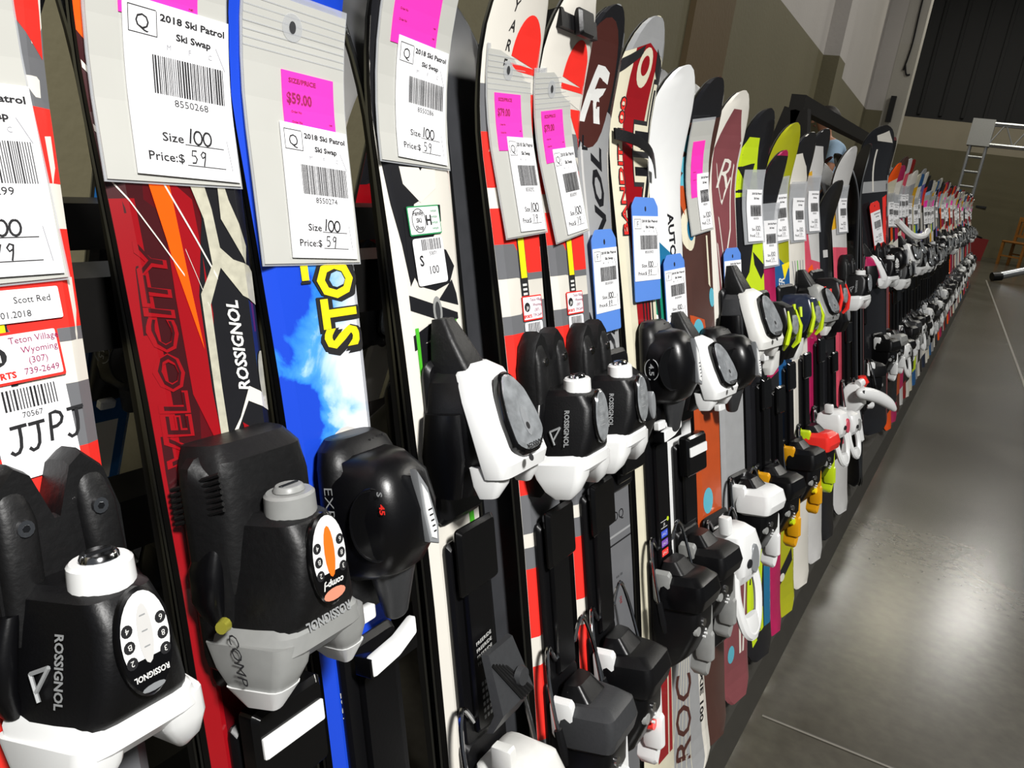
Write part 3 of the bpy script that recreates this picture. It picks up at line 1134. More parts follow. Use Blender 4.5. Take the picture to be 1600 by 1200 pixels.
def window_mesh(kind, zf):
    """oval release-value window on the front of a toe piece"""
    mb = MB()
    o = ell(0, -.004, .0125, .0245, 28)
    mb.add(slab(o, zf - .004, zf + .0016, .0014), BLKG if kind != 'white' else BLK)
    Z = zf + .0018
    if kind == 'clear':
        mb.add(slab(ell(0, -.004, .0112, .0232, 28), zf, zf + .0028, .0016), CLEAR)
        for i in range(6):
            mb.add(flat(rect(-.006, .008 - i * .004, -.001 + (i % 3) * .002, .0088 - i * .004, .0002), zf + .003), INKG)
        return mb.mesh('indicator_window')
    top = [(p[0] * .92, p[1] * .92) for p in ell(0, -.002, .0120, .0225, 28) if p[1] > -.014]
    mb.add(flat(top, Z), WHITE)
    mb.add(flat(ell(0, .0, .0034, .0135, 16), Z + .0003), ORANGE if kind == 'orange' else PALEG)
    if kind == 'white':
        for y in (.008, .001, -.006):
            mb.add(flat(rect(-.0015, y, .0012, y + .0006, .0002), Z + .0005), INKG)
    for sx in (-1, 1):
        for i, ch in enumerate(('4', 'B', '2') if sx < 0 else ('6', '8', '3')):
            y = .004 - i * .0072
            mb.add(flat(ell(sx * .0078, y, .0026, .0028, 12), Z + .0003), INK)
            text_in(mb, INKW, ch, (sx * .0078, y, Z + .0006), (-1, 0, 0), (0, -1, 0), .0026)
    if kind == 'orange':
        mb.add(flat(ell(0, -.0225, .0075, .0032, 14), Z), mat('pale_orange_print', '#d98a70', 0.4))
        text_in(mb, INKW, 'comp-J', (0, -.0172, Z + .0002), (-1, 0, 0), (0, -1, 0), .0034, bold=.03, shear=.2)
    else:
        text_in(mb, INKW, 'ROSSIGNOL', (0, -.0185, Z + .0002), (-1, 0, 0), (0, -1, 0), .0026, bold=.03, width=.0165)
        mb.add(flat(ell(0, -.0245, .0055, .0016, 12), Z), SILVER)
    return mb.mesh('indicator_window')


@cached
def toe_kid(wing, cap, win, plate):
    H = .083
    mb = MB()
    mb.add(loft([trap(.027, .020, .012, .022, .060, .008), trap(.022, .027, .016, .014, .074, .009), trap(.010, .030, .017, .012, H, .009), trap(-.012, .034, .020, .012, H, .009),
                 trap(-.030, .037, .024, .014, H - .003, .010), trap(-.036, .038, .025, .018, H - .007, .010), trap(-.039, .035, .022, .022, H - .012, .009)]), BLKW if plate == 'worn' else BLKM)
    # flared shoulders
    for sx in (-1, 1):
        mb.add(loft([sel(.016, sx * .030, .020, .005, .010), sel(.0, sx * .036, .020, .007, .013), sel(-.018, sx * .038, .020, .006, .012), sel(-.032, sx * .035, .020, .004, .008)]), BLK)
    # lettering on the left cheek
    p0, p1 = V3((-.0345, -.010, .012)), V3((-.0195, -.010, .083))
    up = (p1 - p0).normalized()
    nr = V3((-up.z, 0, up.x))
    mid = p0 + up * .046 + nr * .0012
    word = 'ROSSIGNOL'
    rd = V3((-.19, -1, 0))
    if plate != 'worn':
        text_in(mb, INKG, word, mid + nr * .0012 + V3((.0, .003, 0)), rd, up, .0055, bold=.03, width=.034)
        for a, b in (((-.03, -.012), (-.018, -.004)), ((-.018, -.004), (-.022, -.016)), ((-.022, -.016), (-.034, -.010))):
            q = [mid + nr * .0008 + rd * (-.022 - a[0]) + up * (a[1] - .004), mid + nr * .0008 + rd * (-.022 - b[0]) + up * (b[1] - .004)]
            mb.add(tube([q[0], q[1]], .0011, 5), INKG)
    else:
        mb.add(cyl((-.042, -.026, .040), (-.046, -.026, .042), .0042, .0036, 12), mat('yellowed_screw', '#a8a33c', 0.3, metal=0.5))
        text_in(mb, INKG, word, (0.0, -.0335, H - .0032), (-1, 0, -.0), (0, -1, .2), .0052, bold=.03, width=.034)
    main = mb.mesh('toe_binding')
    subs = []
    bp = MB()
    if plate != 'worn':
        bp.add(slab([(-.031, -.075), (.031, -.075), (.034, -.03), (.034, .050), (.028, .072), (.017, .083), (.010, .078), (.0015, .054), (-.0015, .054), (-.010, .078), (-.017, .083), (-.028, .072), (-.034, .050), (-.034, -.03)], 0, .024, .005), BLKW)
        for sx in (-1, 1):
            bp.add(loft([sel(.070, sx * .0195, .018, .008, .006), sel(.055, sx * .020, .022, .010, .008), sel(.030, sx * .021, .022, .010, .009), sel(.0, sx * .022, .020, .010, .010)]), BLKW)
            bp.add(cyl((sx * .0185, .054, .022), (sx * .0185, .054, .0315), .0046, .0040, 12), CHROME)
            bp.add(cyl((sx * .0185, .054, .031), (sx * .0185, .054, .0319), .0022, .0018, 6), DSTEEL)
    else:
        bp.add(box(-.034, -.075, 0, .034, .030, .014, .008), BLKW)
    bp.add(loft([sel(.046, 0, .008, .014, .010), sel(.02, 0, .012, .02, .014), sel(-.01, 0, .012, .02, .014)]), BLKM)
    subs.append(('base_plate', bp.mesh('base_plate'), None))
    cp = MB()
    cp.add(cyl((0, .018, .056), (0, .0365, .057), .0158, .0150, 22, .0015), cap)
    cp.add(cyl((0, .036, .057), (0, .0400, .0572), .0095, .0088, 16, .001), CHROME if cap is WHITE else cap)
    cp.add(box(-.0065, .0399, .056, .0065, .0406, .0585, .0003), DSTEEL)
    subs.append(('adjuster_cap', cp.mesh('adjuster_cap'), 'white adjuster cap' if cap is WHITE else 'grey adjuster cap'))
    w = window_mesh(win, H)
    w.transform(Matrix.Translation((0, .002, .002)) @ Matrix.Rotation(math.radians(-2), 4, 'X') @ Matrix.Diagonal((1.1, 1.06, 1, 1)))
    subs.append(('indicator_window', w, None))
    wg = MB()
    wg.add(loft([trap(-.026, .036, .020, .014, H - .016, .010), trap(-.036, .041, .028, .012, H - .004, .012), trap(-.046, .043, .031, .018, H - .005, .012), trap(-.053, .040, .028, .028, H - .013, .010)]), wing)
    for sx in (-1, 1):
        wg.add(loft([trap(-.040, .017, .013, .014, H - .006, .008, sx * .026, sx * .020), trap(-.054, .0155, .012, .020, H - .008, .008, sx * .027, sx * .023), trap(-.066, .012, .008, .030, H - .014, .007, sx * .029, sx * .026), trap(-.074, .005, .003, .040, H - .024, .003, sx * .030, sx * .028)]), wing)
    if wing is GREYP:
        for sx in (-1, 1):
            wg.add(loft([trap(-.064, .0135, .0095, .028, H - .012, .007, sx * .0288, sx * .0258), trap(-.077, .0055, .0035, .039, H - .022, .003, sx * .0305, sx * .0282)]), WHITE)
        text_in(wg, INK, 'COMP', (-.0408, -.046, .046), (-.1, -.8, .3), up, .007, shear=.2)
    subs.append(('toe_wings', wg.mesh('toe_wings'), ('white' if wing is not GREYP else 'grey') + ' toe wings'))
    return main, subs


@cached
def toe_dome(mark):
    mb = MB()
    mb.add(loft([trap(.036, .020, .006, .030, .050, .008), trap(.033, .028, .014, .022, .070, .014), trap(.020, .034, .022, .014, .086, .018), trap(-.002, .036, .024, .012, .092, .018),
                 trap(-.026, .035, .023, .014, .088, .016), trap(-.042, .032, .018, .020, .076, .014), trap(-.048, .026, .012, .026, .064, .010)]), BLK)
    main = mb.mesh('toe_binding', ang=50)
    subs = []
    bp = MB()
    bp.add(loft([sel(.046, 0, .014, .020, .013), sel(.040, 0, .018, .028, .018), sel(.028, 0, .022, .032, .022), sel(-.03, 0, .020, .033, .020), sel(-.075, 0, .012, .030, .012), sel(-.080, 0, .010, .026, .008)]), BLKM)
    for i in range(5):
        bp.add(cyl((.004 + i * .004, .018, .0405 - i * .0006), (.004 + i * .004, .042, .033 - i * .001), .0012, None, 6), BLKG)
    subs.append(('base_plate', bp.mesh('base_plate'), None))
    sc = MB()
    # hollow cheek of the cowl, a dark scoop with a raised rim
    cx, cz = -.0325, .052
    rim = [V3((-.0248 + .0085 * math.sin(a), -.006 + .024 * math.cos(a), .068 + .0175 * math.sin(a))) for a in [2 * PI * i / 24 for i in range(25)]]
    sc.add(tube(rim, .0012, 6), BLK)
    sc.add(([tuple(p + V3((-.0005, 0, 0))) for p in rim[:-1]], [tuple(range(24))]), BLKG)
    subs.append(('cowl_scoop', sc.mesh('cowl_scoop'), None))
    iw = MB()
    pts = [(-.002, .026), (.007, .012), (.0145, -.016), (.0135, -.030), (.0045, -.026), (.0005, -.004)]
    iw.add(slab(pts, .086, .0945, .0012), SILVER)
    iw.add(slab([(.001, .016), (.006, .008), (.0118, -.017), (.0112, -.026), (.0062, -.023), (.0028, -.004)], .09, .0955, .0008), WHITE)
    for i in range(5):
        iw.add(flat(rect(.0045 + i * .0009, -.004 - i * .004, .0085 + i * .0006, -.0028 - i * .004, .0003), .0958), INK)
    subs.append(('indicator_window', iw.mesh('indicator_window'), 'pale pointed indicator window'))
    if mark == 'word':
        lt = MB()
        p0, p1 = V3((-.0362, 0, .012)), V3((-.0242, 0, .092))
        up = (p1 - p0).normalized()
        for ch, y in (('EXPERIC', -.004),):
            text_in(lt, INKG, ch, (-.0348, y, .030), (0, -1, 0), up, .0085, bold=-.01, width=.046)
        text_in(lt, INKG, 'S', (-.0270, .016, .080), (0, -1, 0), up, .005, bold=.03)
        text_in(lt, REDB, '45', (-.0268, .006, .081), (0, -1, 0), up, .005, bold=.03)
        subs.append(('lettering', lt.mesh('lettering', smooth=False, fix=False), 'grey and red lettering'))
    else:
        lt = MB()
        p0, p1 = V3((-.0362, 0, .012)), V3((-.0242, 0, .092))
        up = (p1 - p0).normalized()
        ring = [V3((-.0345, -.006, .036)) + V3((0, -1, 0)) * .012 * math.cos(a) + up * .012 * math.sin(a) for a in [2 * PI * i / 24 for i in range(25)] if abs(math.sin(a)) > .18]
        lt.add(tube(ring[:len(ring) // 2], .0006, 5), INKG)
        lt.add(tube(ring[len(ring) // 2:], .0006, 5), INKG)
        text_in(lt, INKG, '4.5', (-.0350, -.006, .036), (0, -1, 0), up, .008, bold=.02)
        subs.append(('lettering', lt.mesh('lettering', smooth=False, fix=False), 'pale ringed number'))
    nk = MB()
    nk.add(cyl((.004, -.040, .046), (.006, -.084, .042), .020, .0095, 18, .002), GREYD)
    nk.add(box(-.030, -.078, .030, -.012, -.068, .042, .002), WHITE)
    subs.append(('release_post', nk.mesh('release_post'), None))
    return main, subs


@cached
def toe_cowl(shell, body):
    """black toe with a pale shell round a big clear window"""
    mb = MB()
    mb.add(loft([trap(.046, .018, .012, .006, .030, .006), trap(.034, .030, .024, .004, .046, .010), trap(.006, .036, .028, .004, .068, .010), trap(-.024, .037, .026, .004, .072, .010), trap(-.044, .030, .020, .006, .050, .008), trap(-.058, .024, .014, .006, .034, .006)]), body)
    for sx in (-1, 1):
        mb.add(loft([sel(.012, sx * .033, .026, .006, .020), sel(-.02, sx * .038, .028, .006, .024), sel(-.052, sx * .034, .022, .005, .018)]), BLK)
    main = mb.mesh('toe_binding')
    subs = []
    bp = MB()
    bp.add(box(-.030, -.080, 0, .030, .050, .010, .01), BLKM)
    bp.add(loft([trap(.080, .010, .007, .004, .018, .004, -.006), trap(.064, .014, .011, .004, .030, .005, -.006), trap(.040, .019, .014, .004, .046, .006, -.004), trap(.022, .02, .015, .004, .050, .006)]), BLKW)
    subs.append(('base_plate', bp.mesh('base_plate'), None))
    sh = MB()
    sh.add(loft([trap(.046, .013, .011, .030, .044, .005), trap(.039, .024, .020, .032, .056, .008), trap(.020, .031, .026, .042, .068, .009), trap(-.004, .035, .030, .054, .081, .009), trap(-.026, .036, .031, .062, .091, .009), trap(-.036, .034, .029, .064, .088, .008)]), shell)
    for sx in (-1, 1):
        sh.add(loft([trap(-.028, .013, .010, .050, .083, .006, sx * .022, sx * .018), trap(-.042, .010, .008, .052, .080, .006, sx * .024, sx * .021), trap(-.052, .006, .004, .056, .072, .004, sx * .025, sx * .023)]), shell)
    subs.append(('shell', sh.mesh('shell'), ('white' if shell is WHITE else 'grey') + ' shell'))
    wn_ = MB()
    pl = [(-.007, .036), (.004, .037), (.016, .022), (.022, -.002), (.022, -.020), (.010, -.030), (-.008, -.030), (-.0195, -.022), (-.019, .0), (-.014, .022)]
    wn_.add(slab(rounded_poly(pl, .004), .078, .0878, .002), BLKG)
    wn_.add(slab(rounded_poly([(x * .9, y * .93) for x, y in pl], .004), .082, .0902, .003), CLEAR)
    wn_.add(flat(ell(0, -.006, .004, .012, 14), .0905), SILVER)
    wn_.add(flat(ell(.0, -.010, .0022, .003, 10), .0907), INK)
    text_in(wn_, INK, 'MARKER', (0, -.025, .0906), (-1, 0, 0), (0, -1, 0), .004, bold=.02, width=.02)
    wn_.add(flat(ell(-.011, -.033, .003, .003, 12), .0906), INK)
    wme = wn_.mesh('clear_window')
    pv = Matrix.Translation((0, -.002, .082))
    wme.transform(Matrix.Translation((0, .004, -.001)) @ pv @ Matrix.Rotation(math.radians(-25), 4, 'X') @ pv.inverted())
    subs.append(('clear_window', wme, None))
    return main, subs


def rounded_poly(pl, r):
    return [tuple(p) for p in rounded(pl, r, 2)]


@cached
def toe_racy(acc, base2):
    """dark toe piece with coloured flashes"""
    mb = MB()
    mb.add(loft([trap(.034, .018, .010, .010, .056, .006), trap(.024, .027, .016, .008, .076, .008), trap(.0, .033, .020, .006, .086, .009), trap(-.030, .036, .022, .008, .080, .009), trap(-.044, .032, .018, .012, .066, .008)]), base2)
    main = mb.mesh('toe_binding')
    bp = MB().add(box(-.033, -.085, 0, .033, .055, .013, .01), BLKM)
    fl = MB()
    for i in range(4):
        fl.add(cyl((-.033 + i * .0018, .016 - (i % 2) * .006, .018 + i * .014), (-.037 + i * .0018, -.016 + (i % 2) * .006, .022 + i * .014), .0040, .0030, 6), acc)
    for sx in (-1, 1):
        fl.add(tube([(sx * .014, .018, .080), (sx * .019, -.012, .087), (sx * .022, -.040, .080), (sx * .016, -.052, .070)], [.002, .0045, .006, .003], 6), acc)
    wi = MB().add(slab(ell(0, -.008, .009, .018, 16), .080, .089, .001), CLEAR)
    lv = MB()
    lv.add(box(-.024, -.074, .02, -.010, -.060, .034, .002), WHITE)
    lv.add(loft([trap(-.060, .012, .010, .012, .040, .004, .012), trap(-.090, .018, .014, .014, .036, .005, .010), trap(-.104, .008, .006, .016, .030, .003, .006)]), WHITEW)
    return main, [('base_plate', bp.mesh('base_plate'), None), ('side_flash', fl.mesh('side_flash'), 'bright coloured flashes'), ('indicator_window', wi.mesh('indicator_window'), None), ('release_lever', lv.mesh('release_lever'), 'white lever')]


@cached
def toe_low(body):
    mb = MB()
    mb.add(loft([trap(.040, .018, .010, .004, .030, .006), trap(.026, .026, .018, .004, .050, .008), trap(-.02, .030, .021, .004, .058, .008), trap(-.05, .028, .018, .006, .044, .008)]), body)
    bp = MB().add(box(-.030, -.070, 0, .030, .060, .012, .01), BLKM)
    iw = MB().add(slab(ell(.006, -.004, .005, .016, 14), .052, .0605, .001), SILVER)
    return mb.mesh('toe_binding'), [('base_plate', bp.mesh('base_plate'), None), ('indicator_window', iw.mesh('indicator_window'), None)]


def brake_mesh(k=1.0):
    mb = MB()
    for sx in (-1, 1):
        mb.add(tube(bez([(sx * .020, .030, .014), (sx * .036, .050, .016), (sx * .046, .020, .022), (sx * .050, -.045 * k, .034)], 5), .0024, 7), CHROME)
        mb.add(tube([(sx * .049, -.030 * k, .031), (sx * .0505, -.058 * k, .037), (sx * .051, -.072 * k, .040)], [.0046, .0054, .003], 8), BLKM)
    mb.add(cyl((-.021, .031, .014), (.021, .031, .014), .0024, None, 7), CHROME)
    if k < .99:
        return mb.mesh('brake')
    # spring pad under the boot heel
    mb.add(loft([[V3((x, .092, .030 + z)) for x, z in ((-.020, 0), (.020, 0), (.018, .007), (-.018, .007))], [V3((x, .045, .044 + z)) for x, z in ((-.026, 0), (.026, 0), (.024, .009), (-.024, .009))],
                 [V3((x, .024, .030 + z)) for x, z in ((-.022, 0), (.022, 0), (.020, .006), (-.020, .006))]]), GREYD)
    for i in range(5):
        mb.add(cyl((-.018 + i * .004, .084 - i * .002, .041), (.004 + i * .004, .046, .0545), .0016, None, 6), BLKW)
    mb.add(cyl((.010, .062, .048), (.010, .062, .0535), .009, .0075, 14), GREYD)
    return mb.mesh('brake')


_brake = {}


def brake(k):
    if k not in _brake:
        _brake[k] = brake_mesh(k)
    return _brake[k]


@cached
def heel_block(hood, body, lever, dot):
    mb = MB()
    mb.add(loft([trap(.010, .026, .020, .010, .070, .008), trap(-.010, .032, .026, .004, .078, .010), trap(-.050, .033, .026, .004, .074, .010), trap(-.085, .030, .022, .004, .054, .010), trap(-.104, .024, .016, .004, .030, .008)]), body)
    mb.add(cyl((-.006, -.036, .072), (-.006, -.036, .0785), .0054, .0048, 14), CHROME)
    for i, (x, y) in enumerate(((.003, -.050), (.006, -.057), (.002, -.060))):
        mb.add(cyl((x, y, .070), (x, y, .0752 - i * .0006), .0016, None, 8), WHITE)
    mb.add(cyl((-.018, -.044, .070), (-.018, -.044, .0752), .0075, .006, 14), GREYP)
    if dot is not None:
        mb.add(cyl((.012, -.070, .060), (.012, -.070, .0685), .0072, .0062, 14), dot)
    main = mb.mesh('heel_binding')
    hd = MB()
    hd.add(loft([trap(.026, .026, .020, .036, .074, .007), trap(.018, .034, .028, .022, .086, .009), trap(.0, .037, .031, .018, .090, .010), trap(-.014, .036, .030, .020, .085, .009), trap(-.019, .031, .024, .030, .078, .008)]), hood)
    hd.add(loft([trap(.040, .018, .014, .020, .040, .005), trap(.020, .026, .02, .014, .06, .006)]), body)
    bp = MB().add(box(-.030, -.125, 0, .030, .045, .010, .008), BLKM)
    lv = MB()
    lv.add(slab(rounded_poly([(.030, -.020), (.041, -.030), (.040, -.075), (.030, -.115), (.020, -.128), (.012, -.118), (.026, -.080)], .004), .040, .066, .004), lever)
    lv.add(slab(rounded_poly([(.018, -.064), (.027, -.062), (.024, -.104), (.013, -.102)], .003), .050, .076, .003), lever)
    lv.add(slab(rounded_poly([(-.034, .030), (-.026, .034), (-.022, -.012), (-.033, -.010)], .003), .012, .04, .003), lever)
    return main, [('heel_hood', hd.mesh('heel_hood'), None), ('base_plate', bp.mesh('base_plate'), None), ('heel_lever', lv.mesh('heel_lever'), 'pale heel lever')]


@cached
def heel_loop(shell, side):
    """pale heel block with a hanging loop lever"""
    mb = MB()
    mb.add(loft([trap(.034, .018, .014, .030, .064, .007), trap(.026, .028, .022, .016, .080, .010), trap(.004, .033, .027, .010, .088, .011), trap(-.020, .032, .025, .012, .084, .010), trap(-.034, .024, .018, .024, .072, .009)]), shell)
    mb.add(cyl((-.010, -.006, .084), (-.010, -.006, .0895), .0058, .0052, 14), INK)
    mb.add(box(-.030, .030, .04, -.020, .052, .062, .002), shell)
    main = mb.mesh('heel_binding')
    bp = MB().add(box(-.030, -.125, 0, .030, .045, .012, .008), BLKM)
    bp.add(loft([trap(-.02, .022, .016, .006, .04, .006), trap(-.09, .020, .014, .006, .03, .006)]), BLK)
    sd = MB().add(slab(ell(.004, -.004, .009, .018, 16), .084, .0895, .001), side)
    sd.add(loft([sel(.012, .031, .05, .004, .014), sel(-.018, .030, .048, .005, .02), sel(-.03, .026, .05, .003, .014)]), side)
    lv = MB()
    lv.add(tube(bez([(-.022, -.018, .066), (-.026, -.050, .072), (-.016, -.086, .078), (.002, -.100, .080), (.018, -.086, .078), (.027, -.050, .072), (.022, -.018, .066)], 5), [.0075] * 31, 8), shell)
    lv.add(loft([sel(-.074, .0, .078, .014, .006), sel(-.092, .002, .080, .016, .007), sel(-.106, .004, .080, .009, .005)]), shell)
    return main, [('base_plate', bp.mesh('base_plate'), None), ('side_panel', sd.mesh('side_panel'), None), ('heel_lever', lv.mesh('heel_lever'), None)]


@cached
def heel_wing(shell, acc):
    """heel with a long pale lever swung out over the aisle"""
    mb = MB()
    mb.add(loft([trap(.030, .018, .014, .020, .050, .007), trap(.016, .027, .02, .008, .066, .009), trap(-.03, .028, .02, .006, .066, .009), trap(-.06, .02, .014, .006, .04, .008)]), shell)
    mb.add(loft([sel(-.05, -.004, .04, .012, .012), sel(-.09, -.004, .05, .010, .010), sel(-.135, -.002, .058, .009, .008), sel(-.14, -.002, .058, .005, .004)]), shell)
    mb.add(cyl((-.012, .030, .052), (.012, .034, .056), .014, .012, 14, .002), shell)
    bp = MB().add(box(-.030, -.12, 0, .030, .045, .012, .008), BLKM)
    lv = MB()
    ax = [(-.052, .016, .066), (-.040, .012, .074), (-.012, .004, .088), (.022, -.012, .106), (.052, -.034, .122), (.068, -.052, .130), (.072, -.058, .132)]
    lv.add(tube(bez(ax, 3), [.004, .010, .014, .0165, .018, .019, .0195, .0195, .019, .0185, .018, .017, .0155, .0135, .011, .009, .007, .005, .003], 12), shell)
    lv.add(cyl((-.044, .016, .084), (-.043, .016, .0895), .0055, .005, 12), GREYD)
    bd = MB().add(loft([sel(.05, .018, .05, .014, .010), sel(.03, .022, .055, .018, .014), sel(.016, .024, .05, .012, .008)]), acc)
    return mb.mesh('heel_binding'), [('base_plate', bp.mesh('base_plate'), None), ('heel_lever', lv.mesh('heel_lever'), 'long swung out lever'), ('heel_band', bd.mesh('heel_band'), 'bright band')]


@cached
def track(kind, s0, s1, pad):
    """boot track between toe and heel"""
    mb = MB()
    L_ = s1 - s0
    mb.add(box(-.027, 0, 0, .027, L_, .010, .006), BLKM)
    mb.add(box(-.016, .01, .008, .016, L_ - .02, .017, .004), BLK)
    if kind == 'decal':
        for i, (m_, w) in enumerate(((LIME, 'JR'), (mat('blue_print', '#3c55cf', .4), 'L4-L7'), (mat('purple_print', '#7a4db0', .4), 'L4-L7'), (REDB, 'L4-L7'))):
            y = L_ * .42 - i * .0125
            if i:
                mb.add(flat(rect(-.012, y, .005, y + .009, .001), .0173), m_)
                text_in(mb, INKW, w, (-.0035, y + .0045, .0175), (1, .0, 0), (0, 1, 0), .004, width=.013)
            else:
                for q in (rect(-.012, y, .005, y + .0008, .0002), rect(-.012, y + .0085, .005, y + .0093, .0002)):
                    mb.add(flat(q, .0173), INKW)
                mb.add(flat(ell(.007, y + .009, .003, .003, 10), .0173), m_)
                text_in(mb, INKW, w, (-.0035, y + .0045, .0175), (1, 0, 0), (0, 1, 0), .004)
        text_in(mb, INKW, 'QUICK FIT', (-.002, L_ * .42 - .064, .0175), (0, 1, 0), (-1, 0, 0), .006, bold=.02, width=.03)
        mb.add(flat(rect(.004, L_ * .42 - .075, .010, L_ * .42 - .06, .001), .0173), YEL)
    if kind == 'print':
        for i in range(4):
            text_in(mb, INKW, 'FREERIDE', (0, L_ * .5 - i * .006, .0175), (1, .1, 0), (-.1, 1, 0), .0032, width=.022)
        for i in range(6):
            for j in range(4):
                mb.add(flat(rect(-.008 + j * .0045, L_ * .5 - .04 - i * .006, -.005 + j * .0045, L_ * .5 - .0365 - i * .006, .0005), .0173), INKG)
    main = mb.mesh('boot_track')
    a = MB()
    if pad == 'step':
        a.add(slab(rounded_poly([(-.024, L_ - .016), (.024, L_ - .016), (.024, L_ - .004), (.006, L_ - .010), (-.024, L_ - .002)], .001), .018, .036, .001), BLKG)
        a.add(slab(rounded_poly([(-.023, L_ - .015), (.003, L_ - .012), (.023, L_ - .004), (.023, L_ + .008), (.004, L_ + .001), (-.023, L_ - .002)], .0015), .030, .0375, .001), WHITE)
    else:
        a.add(box(-.026, L_ - .045, .012, .026, L_ + .012, .032 if pad == 'bar' else .022, .004), BLKG)
        if pad == 'bar':
            a.add(box(-.023, L_ - .016, .030, .023, L_ - .003, .0345, .001), WHITE)
    return main, [('friction_pad', a.mesh('friction_pad'), 'white strip on a black pad' if pad != 'dark' else None)]


ZK = 0.80


def attach(ski, name, bm, s, k=(.96, .94, ZK)):
    main, subs = bm
    o = link(name, main, ski, loc=(0, s, top_z(s)))
    o.scale = k
    for nm, me, lb in subs:
        c = link(nm, me, o)
        if lb:
            c['label'] = lb
    return o

# ------------------------------------------------------------------ price tags
def bend(me, s0, ex=0.0):
    """let a soft tag follow the ski's turned-up tip; s0 = ski position of the tag's origin"""
    b0 = top_z(s0)
    for v in me.vertices:
        v.co.z += top_z(min(1.0, max(0, s0 + v.co.y))) - b0
    return me


def grid_plate(x0, y0, x1, y1, z0, z1, n=8):
    v, f = [], []
    for i in range(n + 1):
        y = y0 + (y1 - y0) * i / n
        v += [(x0, y, z0), (x1, y, z0), (x1, y, z1), (x0, y, z1)]
    for i in range(n):
        a, b = i * 4, (i + 1) * 4
        for q in range(4):
            f.append((a + q, a + (q + 1) % 4, b + (q + 1) % 4, b + q))
    f += [(3, 2, 1, 0), (n * 4, n * 4 + 1, n * 4 + 2, n * 4 + 3)]
    return v, f


def label_print(mb, w, h, Z, letter, number, size, price, full=True):
    """the printed and handwritten swap label; origin at its lower left corner"""
    rr = random.Random(number)
    X, Y = (1, 0, 0), (0, 1, 0)
    bx, by = .04 * w, .805 * h
    if full:
        for q in ((bx, by, bx + .25 * w, by + .0004), (bx, by + .145 * h, bx + .25 * w, by + .145 * h + .0004), (bx, by, bx + .0004, by + .145 * h), (bx + .25 * w, by, bx + .25 * w + .0004, by + .145 * h)):
            mb.add(flat(rect(*q, .0001), Z), INK)
        text_in(mb, INK, letter, (bx + .125 * w, by + .072 * h, Z), X, Y, .085 * h, bold=-.005)
    text_in(mb, INK, '2018 Ski Patrol', (.64 * w, .925 * h, Z), X, Y, .038 * h, bold=.03, width=.63 * w)
    text_in(mb, INK, 'Ski Swap', (.64 * w, .835 * h, Z), X, Y, .038 * h, bold=.03, width=.34 * w)
    if full:
        for i, ch in enumerate('MFC'):
            text_in(mb, INKL, ch, (.40 * w + i * .2 * w, .765 * h, Z), X, Y, .030 * h)
    x = .24 * w
    while x < .93 * w:
        bw = rr.choice((.007, .007, .012, .017)) * w
        mb.add(flat(rect(x, .485 * h, x + bw, .705 * h, .00003, 1), Z), INK)
        x += bw + rr.choice((.008, .008, .012)) * w
    text_in(mb, INK, number, (.58 * w, .445 * h, Z), X, Y, .042 * h, width=.33 * w)
    text_in(mb, INK, 'Size', (.36 * w, .235 * h, Z), X, Y, .052 * h, bold=.01, width=.20 * w)
    text_in(mb, INK, 'Price:$', (.28 * w, .115 * h, Z), X, Y, .052 * h, bold=.01, width=.33 * w)
    for yy in (.20, .075):
        mb.add(flat(rect(.47 * w, yy * h, .86 * w, yy * h + .0004, .0001), Z), INK)
    handwrite(mb, INK, size, .50 * w, .213 * h, .088 * h, Z, .00105, .78)
    handwrite(mb, INK, price, .50 * w, .09 * h, .080 * h, Z, .0008, .8)
    if full:
        stroke(mb, INKL, [(.90 * w, .26 * h), (.93 * w, .07 * h)], .0004, Z)
        stroke(mb, INKL, [(.86 * w, .83 * h), (.95 * w, .70 * h)], .0004, Z)


